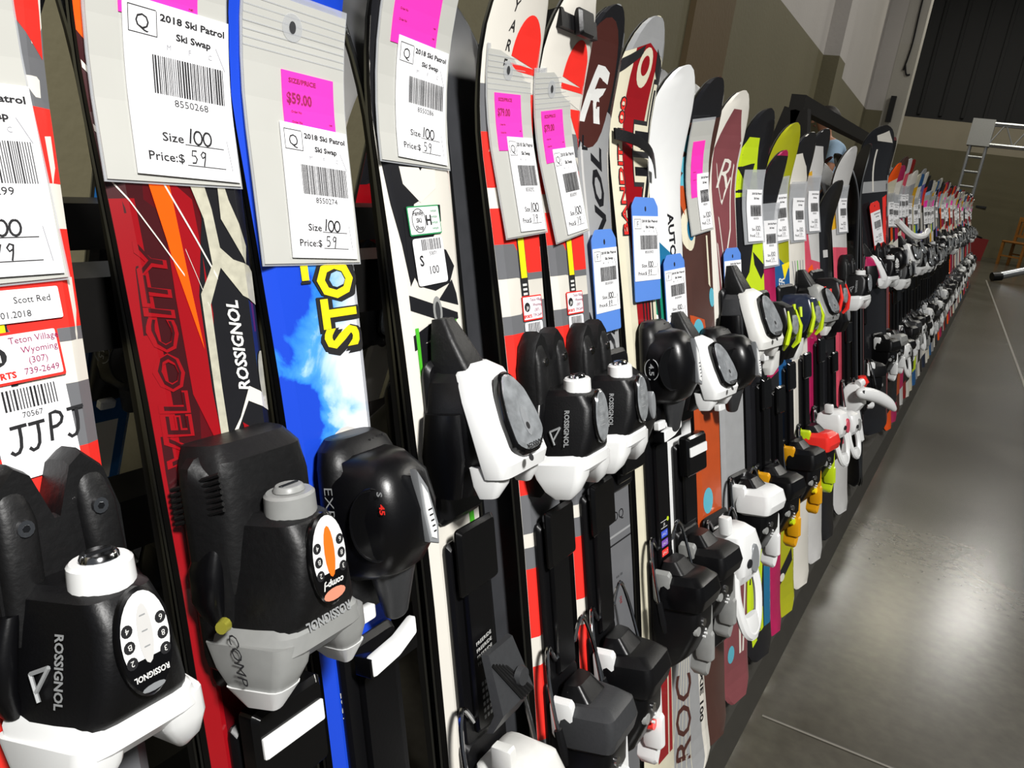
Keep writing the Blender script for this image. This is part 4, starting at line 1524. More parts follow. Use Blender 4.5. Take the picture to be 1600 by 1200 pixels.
def sleeve_tag(number, size, price, w=.078, clear=False, h=.15, lw=.058, lh=.080, lx=.018, pink=(.016, .072, .056, .118), pinktext=None, s0=None, letter='Q', full=True):
    """grey vinyl tag sleeve with a pink sticker and white swap label; origin at its lower middle. Returns meshes."""
    sl = MB()
    hw = w / 2
    sl.add(grid_plate(-hw, 0, hw, h, 0, .0016), VINYLC if clear else SLEEVE)
    sl.add(grid_plate(-hw - .0012, -.0012, hw + .0012, h + .004, .0003, .0009), VINYL)
    zz = .0018
    if full:
        for i in range(7):
            y = h - .030 + i * .0042
            sl.add(grid_plate(-hw, y, hw, y + .0007, .0016, zz + .0002, 1), VINYL)
        sl.add(([(p[0], p[1], zz + .0004) for p in ell(-.004, h - .014, .0078, .0078, 20)], [tuple(range(20))]), VINYL)
        sl.add(([(p[0], p[1], zz + .0006) for p in ell(-.004, h - .014, .0026, .0034, 14)], [tuple(range(14))]), GREYD)
    pk = MB()
    a, b, c, d = pink
    pk.add(grid_plate(-hw + a, b, -hw + c, d, .0017, .0022, 4), PINK)
    if pinktext:
        text_in(pk, MAROON, pinktext, (-hw + a + .013, d - .015, .0024), (1, 0, 0), (0, 1, 0), .006, bold=.03, width=.020)
        text_in(pk, MAROON, 'SIZE/PRICE', (-hw + a + .016, d - .005, .0024), (1, 0, 0), (0, 1, 0), .0026, bold=.03, width=.022)
    for i, yy in enumerate((.36, .22)):
        text_in(pk, MAROON, 'Order No', (-hw + a + .010, b + (d - b) * (yy + .1), .0024), (1, 0, 0), (0, 1, 0), .0014, bold=.02)
        text_in(pk, MAROON, 'net', (-hw + c - .004, b + (d - b) * yy, .0024), (1, 0, 0), (0, 1, 0), .0014, bold=.02)
    lb = MB()
    lb.add(grid_plate(0, 0, lw, lh, 0, .0005), PAPER)
    label_print(lb, lw, lh, .0007, letter, number, size, price, full)
    ms = []
    for nm, m_, off in (('vinyl_sleeve', sl, None), ('pink_sticker', pk, None), ('price_label', lb, (-hw + lx, .0035, .0024))):
        me = m_.mesh(nm, smooth=False, fix=(nm == 'vinyl_sleeve'))
        if off:
            me.transform(Matrix.Translation(off) @ Matrix.Rotation(math.radians(-1.5), 4, 'Z'))
        if s0 is not None:
            bend(me, s0)
        ms.append((nm, me))
    return ms


def card_tag(base, number, size, price, w=.052, h=.108, full=True):
    """stiff card hang tag with a white label across its middle"""
    c = MB()
    hw = w / 2
    pts = rounded_poly([(-hw, 0), (hw, 0), (hw, h - .010), (hw - .009, h), (-hw + .009, h), (-hw, h - .010)], .002)
    c.add(slab(pts, 0, .0012, .0003), base)
    c.add(flat(ell(0, h - .013, .0018, .003, 12), .0014), INK)
    l = MB()
    lh = h * .62
    l.add(grid_plate(-hw * .99, 0, hw * .99, lh, .0013, .0017, 1), PAPER)
    lb = MB()
    label_print(lb, w * .97, lh, .0019, 'F', number, size, price, full)
    l.add((lb.v, lb.f), INK, Matrix.Translation((-hw * .97, 0, 0)))
    me = l.mesh('price_label', smooth=False, fix=False)
    me.transform(Matrix.Translation((0, h * .20, 0)))
    return [('tag_card', c.mesh('tag_card', smooth=False), ), ('price_label', me)]


# ------------------------------------------------------------------ placing skis
def ski_matrix(y, phi=0.0, ds=0.0, dlean=0.0, back=False, dh=0.0):
    ln = 1 + min(0.0, ds)          # a negative offset means a shorter ski standing on the same tray
    ds = max(0.0, ds)
    a = LEAN + dlean
    D_ = V3((-math.sin(a), 0, math.cos(a)))
    N_ = V3((math.cos(a), 0, math.sin(a)))
    org = V3((X0, y, Z0)) + NV * (0.006 + dh) + D_ * ds
    M = Matrix(((0, D_.x, N_.x, org.x), (1, D_.y, N_.y, org.y), (0, D_.z, N_.z, org.z), (0, 0, 0, 1)))
    M = M @ Matrix.Rotation(-phi, 4, 'Y')
    if back:
        M = M @ Matrix.Rotation(PI, 4, 'Y')
        M = M @ Matrix.Translation((0, 0, 0.0012))
    return M @ Matrix.Diagonal((1, ln, 1, 1))


def new_ski(sheet, M, label, group=None, k=1.0, name='ski', pre=False):
    e = bpy.data.objects.new(name, None)
    e.empty_display_size = .05
    COL.objects.link(e)
    e.matrix_world = M
    tag(e, label, 'ski', group)
    c, st = core_meshes(k)
    link('core', c, e)
    link('steel_edge', st, e)
    if sheet is not None:
        t = link('topsheet', sheet, e)
        if not pre:
            t.scale = (k, 1, 1)
    return e


def put_tag(meshes, M, s, t, label, group, rot=0.0, lift=.0006, name='price_tag', tilt=0.0):
    e = bpy.data.objects.new(name, None)
    e.empty_display_size = .03
    COL.objects.link(e)
    e.matrix_world = M @ Matrix.Translation((t, s, top_z(s) + lift)) @ Matrix.Rotation(rot, 4, 'Z') @ Matrix.Rotation(tilt, 4, 'X')
    tag(e, label, 'price tag', group)
    for q in meshes:
        link(q[0], q[1], e)
    return e


def sticker(ski, parts, s, t, rot=0.0, label=None):
    """a shop sticker stuck flat on a topsheet: a part of its ski"""
    mb = MB()
    parts(mb)
    # cut long faces so that the sticker can follow the ski, then lay it on
    me = mb.mesh('shop_sticker', smooth=False, fix=False)
    bm = bmesh.new()
    bm.from_mesh(me)
    for q in range(-14, 5):
        bmesh.ops.bisect_plane(bm, geom=bm.verts[:] + bm.edges[:] + bm.faces[:], plane_co=(0, q * .004, 0), plane_no=(0, 1, 0))
    bm.to_mesh(me)
    bm.free()
    bend(me, s)
    o = link('shop_sticker', me, ski, M=Matrix.Translation((t, s, top_z(s) + .0011)) @ Matrix.Rotation(rot, 4, 'Z'))
    if label:
        o['label'] = label
    return o


X_, Y_ = (1, 0, 0), (0, 1, 0)


def stk_red(mb, w=.036, h=.022, rows=True, hand=None):
    """red bordered shop sticker, bar code and white slip below it"""
    mb.add(flat(rect(-w / 2, -h, w / 2, 0, .001), .0002), REDB)
    mb.add(flat(rect(-w / 2 + .0012, -h + .0012, w / 2 - .0012, -.0012, .0008), .0004), PAPER)
    mb.add(flat(ell(-w * .28, -h * .45, .0048, .0042, 14), .0006), INK)
    text_in(mb, INKW, 'JH', (-w * .28, -h * .48, .0008), X_, Y_, .003, bold=.03)
    text_in(mb, REDB, 'SPORTS', (-w * .28, -h * .82, .0006), X_, Y_, .0026, bold=.04, width=.014)
    for i, (s, x) in enumerate((('Teton Village', .2), ('Wyoming', .24), ('(307)', .2), ('739-2649', .22))):
        text_in(mb, MAROON, s, (w * x, -h * (.17 + .21 * i), .0006), X_, Y_, .0028)
    y = -h - .0012
    mb.add(flat(rect(-w * .46, y - .040, w * .46, y, .0025), .0002), PAPER)
    x = -w * .30
    rr = random.Random(5)
    while x < w * .34:
        b = rr.choice((.0005, .0009))
        mb.add(flat(rect(x, y - .010, x + b, y - .001, .00003, 1), .0004), INK)
        x += b + .0008
    text_in(mb, INK, '70567', (0, y - .0125, .0004), X_, Y_, .0025)
    if hand == 'JJPJ':
        handwrite(mb, INK, 'JJ', -.013, y - .028, .011, .0005, .0015, .70)
        handwrite(mb, INK, 'PJ', .0035, y - .0265, .012, .0005, .0015, .70)
    elif hand:
        text_in(mb, INK, hand, (0, y - .026, .0005), X_, Y_, .006, bold=.01, shear=.3, width=.027)


def stk_green(mb):
    w, h = .038, .021
    mb.add(flat(rect(-w / 2, -h, w / 2, 0, .0015), .0002), GRND)
    mb.add(flat(rect(-w / 2 + .001, -h + .001, w / 2 - .001, -.001, .001), .0004), PAPER)
    ring = ell(-.007, -h / 2, .0078, .0085, 20)
    mb.add(tube([(p[0], p[1], .0005) for p in ring + ring[:1]], .0003, 4), INK)
    for i, s in enumerate(('Family', 'SKI', 'Shop')):
        text_in(mb, INK, s, (-.007, -.005 - i * .0052, .0006), X_, Y_, .0032, bold=.02)
    text_in(mb, INK, 'H', (.0045, -h / 2, .0006), X_, Y_, .007, bold=.03)
    for i in range(4):
        text_in(mb, GRND, 'rentals', (.0115, -.004 - i * .0042, .0006), X_, Y_, .002)
    y = -h - .002
    mb.add(flat(rect(-.018, y - .034, .018, y, .003), .0003), PAPER)
    x = -.008
    rr = random.Random(9)
    while x < .015:
        b = rr.choice((.0005, .001))
        mb.add(flat(rect(x, y - .009, x + b, y - .001, .00003, 1), .0005), INK)
        x += b + .0009
    text_in(mb, INK, '53071', (.004, y - .0115, .0005), X_, Y_, .0026)
    text_in(mb, INK, 'S', (-.0105, y - .016, .0005), X_, Y_, .0075, bold=.02)
    text_in(mb, INK, '100', (.003, y - .0235, .0005), X_, Y_, .006)


def stk_top(mb):
    mb.add(flat(rect(-.020, 0, .020, .014, .001), .0002), PAPER)
    text_in(mb, INK, 'Scott Red', (.008, .0095, .0004), X_, Y_, .0028)
    text_in(mb, INK, '14.01.2018', (-.002, .0035, .0004), X_, Y_, .0028)
    text_in(mb, INK, '100', (-.014, .0095, .0004), X_, Y_, .0028)


R_ = math.radians
GT = 'price tags hanging on the nearest skis'
band_mesh = d_bands(False)
band_yare = d_bands(True)


def back_ski(y, phi, label, sheet=None, toe=None, k=1.0, group=None, ds=0.0, dh=0.0, heel=None, dlean=0.0):
    M = ski_matrix(y, phi, ds, dlean, True, dh)
    e = new_ski(sheet, M, label, group, k)
    if toe:
        attach(e, 'toe_binding', toe, .615)
    if heel:
        attach(e, 'heel_binding', heel, .33)
    return e


plain_black = d_plain(CHAR, [(GREYB, .3, .5, -.6, .6, .02)])

# --- the skis nearest the camera, one by one -------------------------------------------------
# first: red, white and grey bands
M = ski_matrix(.170)
k1 = new_ski(band_mesh, M, 'red, white and grey banded ski at the left edge, with a handwritten JJ PJ sticker')
attach(k1, 'toe_binding', toe_kid(WHITE, WHITE, 'white', 'new'), .618, (.85, .88, ZK))
attach(k1, 'boot_track', track('plain', .33, .53, 'bar'), .33)
sticker(k1, lambda m: stk_red(m, hand='JJPJ'), .743, .006, R_(2), 'red bordered white shop sticker with bar code')
sticker(k1, stk_top, .7465, .008, R_(1), 'white paper label')
put_tag(sleeve_tag('8550299', '100', '79', s0=.763), M, .763, -.006, 'grey sleeve tag on the nearest banded ski, its white label number 8550299', GT, R_(2))
back_ski(.170, 0, 'black based ski behind the nearest banded ski, seen as a dark strip', plain_black)

# second: red with black and silver
M = ski_matrix(.272)
k2 = new_ski(d_red(), M, 'dark red ski with an orange flash, silver zigzag and black side panel')
attach(k2, 'toe_binding', toe_kid(GREYP, GREYP, 'orange', 'worn'), .614, (.92, .94, ZK))
o = attach(k2, 'boot_track', track('plain', .33, .53, 'bar'), .33)
mb = MB()
mb.add(box(-.037, .555, 0, .037, .672, .030, .012), BLKW)
mb.add(loft([trap(.676, .030, .024, .0, .026, .010), trap(.668, .034, .028, .0, .034, .012), trap(.650, .036, .030, .0, .036, .012), trap(.60, .036, .030, .0, .034, .012)]), BLKW)
for i in range(7):
    mb.add(cyl((-.0368, .655 - i * .003, .004), (-.030, .664 - i * .003, .034), .0012, None, 6), BLKW)
link('riser_plate', mb.mesh('riser_plate'), k2, loc=(0, 0, top_z(.62) - .002))
put_tag(sleeve_tag('8550268', '100', '59', s0=.808, lw=.061, lh=.083, lx=.0155, pink=(.016, .078, .060, .12)), M, .808, -.003, 'grey sleeve tag on the dark red ski, number 8550268', GT, R_(-1))
back_ski(.276, 0, 'thin dark edge of the ski strapped behind the dark red one', plain_black)

# third: blue with clouds
M = ski_matrix(.357)
k3 = new_ski(d_blue(), M, 'royal blue ski with a cloudy sky print and yellow block letters')
attach(k3, 'toe_binding', toe_dome('word'), .614, (.96, .92, .66))
attach(k3, 'boot_track', track('decal', .30, .535, 'step'), .30)
put_tag(sleeve_tag('8550274', '100', '59', s0=.763, w=.079, lw=.055, lh=.079, lx=.0205, pink=(.027, .070, .069, .112), pinktext='$59.00'), M, .763, -.001, 'grey sleeve tag on the blue ski, its pink sticker reading 59.00', GT, R_(-2))
back_ski(.361, 0, 'black edged ski strapped behind the royal blue one', d_plain(BLUS, []), toe_low(BLK))

# fourth: white with black block letters
M = ski_matrix(.474)
k4 = new_ski(d_white_letters(), M, 'white ski with big black block letters and thin green side stripes')
attach(k4, 'toe_binding', toe_cowl(WHITE, BLKM), .640, (1, .96, .76))
attach(k4, 'boot_track', track('print', .38, .56, 'dark'), .38)
attach(k4, 'heel_binding', heel_loop(WHITEW, GREYP), .345)
attach(k4, 'brake', (brake(1), []), .375)
sticker(k4, stk_green, .799, -.004, R_(3), 'green bordered shop sticker with bar code, S and 100')
put_tag(sleeve_tag('8550286', '100', '59', s0=.828, lw=.057, lh=.080, lx=.0165, pink=(.011, .078, .060, .125)), M, .828, -.004, 'grey sleeve tag on the black lettered white ski, number 8550286', GT, R_(-2))
back_ski(.478, 0, 'black ski standing base to base behind the black lettered white ski', plain_black, toe_low(BLK))

# fifth and sixth: the matching pair of banded skis
for (yy, ds, lab, num, pr, hand, tl, sh) in ((.607, 0, 'banded red, white and grey ski with vertical black letters, fifth from the left edge', '8550292', '79', None, 'pink stickered sleeve tag on the fifth ski, left of the matching pair', band_yare),
                                         (.698, -.004, 'red, white and grey banded ski with a black strap at its tip, sixth from left', '8550293', '79', 'Eorne', 'pink stickered sleeve tag hanging on the sixth ski, right of the matching pair', band_mesh)):
    M = ski_matrix(yy, 0, ds)
    k = new_ski(sh, M, lab)
    attach(k, 'toe_binding', toe_kid(WHITE, WHITE, 'clear', 'new'), .616, (.95, .92, .74))
    attach(k, 'boot_track', track('plain', .36, .53, 'dark'), .36)
    attach(k, 'heel_binding', heel_block(GREYD if yy < .65 else BLKM, BLK, WHITE, REDB if yy > .65 else None), .325 if yy < .65 else .33)
    attach(k, 'brake', (brake(.8), []), .36)
    sticker(k, lambda m, h=hand: stk_red(m, w=.034, hand=h), .722, .006 if yy < .65 else -.002, R_(-1), 'red bordered shop sticker with bar code')
    put_tag(sleeve_tag(num, '100', pr, s0=.773, w=.070, lw=.043, lh=.080, lx=.022, pink=(.010, .072, .052, .118), pinktext='$79.00'), M, .775, .004 if yy < .65 else .0, tl, GT, R_(4 if yy < .65 else 9), .004, tilt=R_(-2))
back_ski(.598, 0, 'dark grey ski base with a bright metal edge, rising behind the fifth ski', plain_black, toe_low(BLK), ds=.012, dh=-.012, dlean=.012)
back_ski(.700, 0, 'black ski standing behind the sixth ski', plain_black, toe_low(BLK))
st = MB()
st.add(loft([[V3((x, y, z)) for x, z in ((-.036, .0), (.036, .0), (.036, .022), (-.036, .022))] for y in (-.008, .008)]), BLKM)
st.add(box(-.012, -.012, .02, .016, .012, .030, .003), BLKM)
e = link('ski_strap', st.mesh('ski_strap'), M=ski_matrix(.698) @ Matrix.Translation((0, .962, top_z(.962) - .018)))
tag(e, 'black strap buckled round the tip of the sixth ski', 'strap')

# seventh: grey with a brown tip
M = ski_matrix(.772, R_(4), -.008, 0, False, -.004)
k7 = new_ski(d_grey_tip(), M, 'grey ski with big dark lettering and a rounded brown tip bearing a pale letter R')
attach(k7, 'toe_binding', toe_low(BLK), .60)
attach(k7, 'boot_track', track('plain', .50, .57, 'bar'), .50)
put_tag(card_tag(BLUET, '8550301', '100', '89'), M, .676, .0, 'blue card tag on the grey lettered ski', GT, R_(1), .004)
back_ski(.779, R_(4), 'black tipped ski behind the brown tipped grey one', plain_black, None, ds=.004)

# eighth: red and cream
M = ski_matrix(.872, R_(6))
k8 = new_ski(d_red_cream(), M, 'cream ski with a red centre panel and large outlined black letters', k=1.06)
attach(k8, 'toe_binding', toe_dome('ring'), .625, (1, 1, .66))
attach(k8, 'boot_track', track('decal', .33, .56, 'step'), .33)
attach(k8, 'heel_binding', heel_block(BLK, BLKM, GREYP, None), .345)
attach(k8, 'brake', (brake(.9), []), .37)
put_tag(card_tag(BLUET, '8550302', '100', '89', .062, .118), M, .694, .004, 'blue card tag on the cream and red ski, left of the white teal ski', GT, R_(-1), .004)
back_ski(.872, R_(6), 'black ski behind the cream and red one', plain_black, toe_low(BLK))
st = MB()
pth = bez([(-.045, .012, .0), (-.015, .004, .012), (.02, -.008, .010), (.062, -.026, -.008)], 4)
st.add(loft([[p + V3((0, -.006, 0)), p + V3((0, .006, 0)), p + V3((0, .006, .002)), p + V3((0, -.006, .002))] for p in pth]), BLKM)
e = link('ski_strap', st.mesh('ski_strap'), M=M @ Matrix.Translation((0, .868, top_z(.868) + .003)))
tag(e, 'flat black strap slung across the cream and red ski', 'strap')

# ninth: white with teal and green
PH = R_(12)
M = ski_matrix(.968, R_(9), -.036)
k9 = new_ski(d_white_teal(), M, 'white ski with slanting teal and green bands and a wide silver tail with brown letters', k=(1.12, 1.85), pre=True)
attach(k9, 'toe_binding', toe_cowl(WHITE, BLK), .622)
attach(k9, 'boot_track', track('plain', .40, .53, 'bar'), .40)
attach(k9, 'heel_binding', heel_block(BLKM, BLK, GREYP, None), .36)
put_tag(card_tag(BLUET, '8550303', '100', '89'), M, .664, .002, 'blue card tag low on the white and teal ski', GT, R_(2), .004)
back_ski(.968, R_(9), 'dark ski behind the white and teal one', plain_black, toe_low(BLK))

# tenth: brown with pale blue patches
M = ski_matrix(1.092, R_(11), -.032)
k10 = new_ski(d_brown(), M, 'brown ski with pale blue patches and a black tip')
attach(k10, 'toe_binding', toe_dome('plain'), .615)
attach(k10, 'heel_binding', heel_loop(WHITE, SILVER), .322, (1.2, 1.25, .72))
attach(k10, 'brake', (brake(.85), []), .33)
put_tag(sleeve_tag('8550310', '100', '59', s0=.80, w=.06, lw=.032, lh=.078, lx=.024, pink=(.010, .05, .042, .125), full=False), M, .795, .004, 'long pink and white tag on the brown ski', GT, R_(7), .003)
back_ski(1.092, R_(11), 'black ski behind the brown one', plain_black, toe_low(BLK))

# eleventh: white rimmed dusty pink
M = ski_matrix(1.214, R_(13), -.034)
k11 = new_ski(d_dusty(), M, 'dusty pink ski with a white rim and white line drawing', k=1.05)
attach(k11, 'toe_binding', toe_cowl(WHITEW, GREYD), .655, (1.1, 1.1, .8))
attach(k11, 'heel_binding', heel_block(WHITE, BLK, WHITE, None), .365)
attach(k11, 'brake', (brake(.85), []), .36)
put_tag(card_tag(BLUET, '8550304', '100', '89', .05, .11, False), M, .660, .004, 'blue card tag on the dusty pink ski', GT, 0, .004)
back_ski(1.214, R_(13), 'silver edged ski behind the dusty pink one', d_plain(SILV, []), toe_low(BLK))

# twelfth to twentieth
# (y, phi, ds, sheet, label, toe, heel, width, tag, tag label)
SV = lambda n, **k_: sleeve_tag(n, '100', '59', s0=.79, w=.066, lw=.050, lh=.088, lx=.008, full=False, **k_)
white_sv = [q for q in SV('8550320', h=.12, clear=True) if q[0] != 'pink_sticker']
pink_sv = SV('8550321', pink=(.012, .070, .050, .125))
PG = 'small white tags down the row'
rows = [
    (1.365, 14, -.042, d_fischer(), 'charcoal ski with lime yellow triangles and a black tip', toe_racy(LIME, BLK), heel_block(BLK, BLK, mat('amber_plastic', '#d99a12', .35), LIME), 1.1, white_sv, 'white labelled tag on the charcoal and lime ski'),
    (1.465, 14, -.10, d_plain(MAGE, [(CHAR, .86, .99, -1, 1, 0), (CHAR, .3, .55, -1, 1, .02)]), 'narrow crimson ski squeezed in beside the lime triangle ski', toe_low(BLK), None, .8, white_sv, 'white labelled tag on the narrow crimson ski'),
    (1.555, 14, -.046, d_lime_blue(), 'olive lime ski turning petrol blue below, with pale slanted lettering', toe_racy(LIME, NAVY), heel_block(BLKM, BLK, mat('amber_plastic', '#d99a12', .35), YEL), 1.12, white_sv, 'white labelled tag on the olive lime and blue ski'),
    (1.700, 14, -.050, d_white_lines(), 'white ski with a black rimmed tip and thin grey and green lines', toe_cowl(GREYP, BLK), heel_block(REDB, BLK, LIME, None), 1.1, white_sv, 'white labelled tag on the white ski with thin lines'),
    (1.850, 14, -.030, d_white_orange(), 'pale ski with an orange patch near its tip and a coral pink lower half', toe_racy(REDB, BLKM), heel_loop(WHITE, CORAL), 1.12, white_sv, 'white labelled tag on the pale ski with an orange patch'),
    (2.010, 12, -.13, d_plain(CHAR, [(GREYB, .62, .7, -.5, .4, .03), (PALEG, .80, .82, -.3, .3, .0)]), 'plain black ski between the orange patched ski and the coral one', toe_low(BLK), heel_loop(WHITE, GREYP), 1.1, None, None),
    (2.215, 14, -.040, d_orange_pink(), 'coral pink ski with a pale orange upper part', toe_kid(WHITE, WHITE, 'clear', 'new'), heel_wing(WHITE, REDB), 1.1, white_sv, 'white labelled tag on the coral pink ski'),
    (2.480, -34, -.01, d_plain(DUSTY, [(WHT, .86, .99, -1, 1, 0)]), 'thin dusty pink ski seen edge on, with a white tip', toe_cowl(WHITE, MAGE), heel_block(BLKM, BLK, WHITE, None), 1.0, None, None),
]
for (yy, ph, ds, sh, lab, toe, heel, kw, tg, tl) in rows:
    M = ski_matrix(yy, R_(ph), ds)
    k = new_ski(sh, M, lab, k=kw)
    attach(k, 'toe_binding', toe, .645)
    if heel:
        attach(k, 'heel_binding', heel, .345)
        attach(k, 'brake', (brake(.85), []), .335)
    attach(k, 'boot_track', track('plain', .34, .53, 'dark'), .34, (.55, 1, .8))
    if tg:
        put_tag(tg, M, .780, .003, tl, PG, R_(random.uniform(-2, 5)), .003)
    if sh is not rows[1][3]:
        back_ski(yy, R_(ph), 'dark ski standing behind the ' + lab.split(' ski')[0] + ' ski', plain_black, toe_low(BLK), k=kw, ds=ds - .02)

# the wide black board with an orange and white tag
bs = Sheet(CHAR, 1.9)
bs.poly(WHT, [(.97, -.4), (.985, .5), (.95, .9), (.955, -.2)], 1)
bs.poly(SILV, [(.83, -1), (.835, 1), (.80, 1), (.795, -1)], 1)
bs.poly(WHT, [(.93, -.1), (.93, 0), (.80, -.1), (.80, -.2)], 2)
bs.poly(REDB, [(.78, .55), (.79, .9), (.5, .9), (.5, .6)], 1)
M = ski_matrix(2.86, R_(24), .07)
kb = new_ski(bs.mesh(), M, 'wide black ski with a white topped tip and a pale cross band', k=1.9, pre=True)
attach(kb, 'toe_binding', toe_kid(WHITE, WHITE, 'white', 'new'), .56)
attach(kb, 'heel_binding', heel_block(BLKM, BLK, WHITE, None), .30)
put_tag(card_tag(REDB, '8550330', '100', '99', .055, .17, False), M, .60, .0, 'curling orange and white tag on the wide black ski', GT, R_(12), .012)
M = ski_matrix(3.06, R_(16), .05)
kc = new_ski(d_plain(DUSTY, [(CHAR, .88, .99, -1, 1, .0), (SILV, .70, .86, -1, 1, .05)]), M, 'dusty silver ski with a black tip just beyond the wide black ski', k=1.2)
attach(kc, 'toe_binding', toe_dome('plain'), .60)
attach(kc, 'heel_binding', heel_block(GREYP, BLK, WHITE, None), .31)
st = MB()
st.add(tube(bez([(-.10, .02, .05), (-.03, -.03, .07), (.05, -.035, .075), (.13, -.02, .06)], 5), .011, 8), WHITE)
e = link('boot_strap', st.mesh('boot_strap'), M=M @ Matrix.Translation((0.02, .70, .04)))
tag(e, 'curved white strap sticking out between the skis beyond the wide black one', 'strap')

# --- the rest of the row ----------------------------------------------------------------------
far_designs = [
    (d_generic(ORG, CREAM, CHAR), 'orange and cream'), (d_generic(WHT, SILV, CHAR), 'white and silver'), (d_generic(CHAR, REDB, PALEG), 'black and red'),
    (d_generic(PALEG, CORAL, MAGE), 'pale pink and magenta'), (d_generic(SILV, CHAR, WHT), 'silver and black'), (d_generic(MAGE, WHT, CHAR), 'magenta and white'),
    (d_generic(CREAM, YELD, BROWN), 'cream and amber'), (d_generic(NAVY, BLUP, WHT), 'navy and pale blue'), (d_generic(REDM, WHT, CHAR), 'crimson and white'),
    (d_generic(WHT, PURP, CHAR), 'white and violet'), (d_generic(BROWN, CREAM, RUST), 'brown and rust'), (d_generic(PETROL, WHT, LIME), 'petrol blue and lime'),
]
toes = [(toe_kid(WHITE, WHITE, 'clear', 'new'), 'white winged'), (toe_dome('plain'), 'domed black'), (toe_cowl(WHITE, BLK), 'white shelled'), (toe_racy(GREYP, BLK), 'grey flashed'), (toe_cowl(GREYD, BLK), 'dark shelled'), (toe_racy(WHITE, NAVY), 'white flashed')]
heels = [heel_loop(WHITE, GREYP), heel_block(BLKM, BLK, WHITE, None), heel_block(BLKM, BLK, GREYP, None), heel_block(BLK, BLKM, BLKM, None), heel_block(GREYD, BLK, WHITE, None)]
far_back = plain_black
y = 3.22
i = 0
rnd = random.Random(4)
while y < 11.0:
    d, dn = far_designs[(i * 5 + i // 12) % len(far_designs)]
    t, tn_ = toes[(i * 7 + i // 5) % len(toes)]
    ph_ = R_(rnd.uniform(10, 17))
    M = ski_matrix(y, ph_, rnd.uniform(-.03, .02), 0)
    kw = rnd.choice((1.0, 1.1, 1.2))
    if kw != 1.0:
        M = M @ Matrix.Diagonal((kw, 1, 1, 1))
    lab = f'{dn} ski with {tn_} toe binding, far down the row'
    k = new_ski(d, M, lab, f'{dn} skis with {tn_} toes far down the row')
    dz = rnd.uniform(-.03, .03)
    attach(k, 'toe_binding', t, .612 + dz)
    attach(k, 'heel_binding', heels[(i * 3 + i // 7) % len(heels)], .31 + dz)
    attach(k, 'brake', (brake(.85), []), .335)
    if y < 6.5:
        attach(k, 'boot_track', track('plain', .34, .53, 'dark'), .34, (.55, 1, .8))
        back_ski(y, ph_, 'plain black ski standing behind another, far down the row', far_back, toe_low(BLK), group='black back skis far down the row', k=1.1)
    if rnd.random() < .5:
        put_tag(white_sv if rnd.random() < .55 else pink_sv, M, .772, .003, 'small tag in a grey sleeve, far down the row past the wide black ski', 'tags far down the row', R_(rnd.uniform(-3, 6)), .003)
    y += rnd.uniform(.115, .155)
    i += 1

# --- skis on the far side of the rack, glimpsed through the gaps ---------------------------------
rear = [(.34, CHAR, 'black'), (.49, PETROL, 'petrol blue'), (.60, CHAR, 'charcoal'), (.72, PALEG, 'pale grey'), (.85, REDM, 'bright red'), (.955, WHT, 'white'), (1.045, MAGE, 'magenta'), (1.15, REDB, 'orange red'), (1.28, CHAR, 'dark'), (1.42, BLUS, 'blue'), (1.6, CHAR, 'soot black'), (1.8, MAGE, 'deep pink'), (2.05, SILV, 'silver'), (2.35, CHAR, 'jet black'), (2.62, MAGE, 'cerise'), (2.8, CHAR, 'black edged'), (3.4, REDM, 'crimson'), (3.9, MAGE, 'raspberry')]
for j, (yy, mt_, cn) in enumerate(rear):
    M = Matrix.Translation((-1.1, 0, 0)) @ Matrix.Scale(-1, 4, (1, 0, 0)) @ ski_matrix(yy, 0, -.03, 0)
    # mirrored lean, topsheet turned towards the gap
    a = LEAN
    D_, N_ = V3((math.sin(a), 0, math.cos(a))), V3((math.cos(a), 0, -math.sin(a)))
    org = V3((-1.1 - X0, yy, Z0)) - N_ * .006
    M = Matrix(((0, D_.x, N_.x, org.x), (1, D_.y, N_.y, org.y), (0, D_.z, N_.z, org.z), (0, 0, 0, 1)))
    k = new_ski(d_plain(mt_, [(WHT if j % 2 else CHAR, .78, .84, -1, 1, .02), (PALEG if mt_ is CHAR else CHAR, .66, .72, -1, 1, -.03), (WHT, .42, .5, -.4, .5, .0)]), M, f'{cn} ski on the far side of the rack, glimpsed through the gaps')
    attach(k, 'toe_binding', toes[j % len(toes)][0], .612)
    attach(k, 'heel_binding', heels[j % 3], .32)
    if j == 6:
        put_tag(pink_sv, M, .70, .0, 'pink topped tag on the magenta ski across the rack', None, R_(-4), .003)

# ------------------------------------------------------------------ far end of the hall
ALU = mat('aluminium_truss', '#b9bcc0', 0.3, metal=0.8, var=0.1)
WOOD = mat('varnished_wood', '#8a5a24', 0.4, var=0.25, scale=18)


def empty(name, loc, rz=0.0):
    e = bpy.data.objects.new(name, None)
    COL.objects.link(e)
    e.location = loc
    e.rotation_euler = (0, 0, rz)
    return e


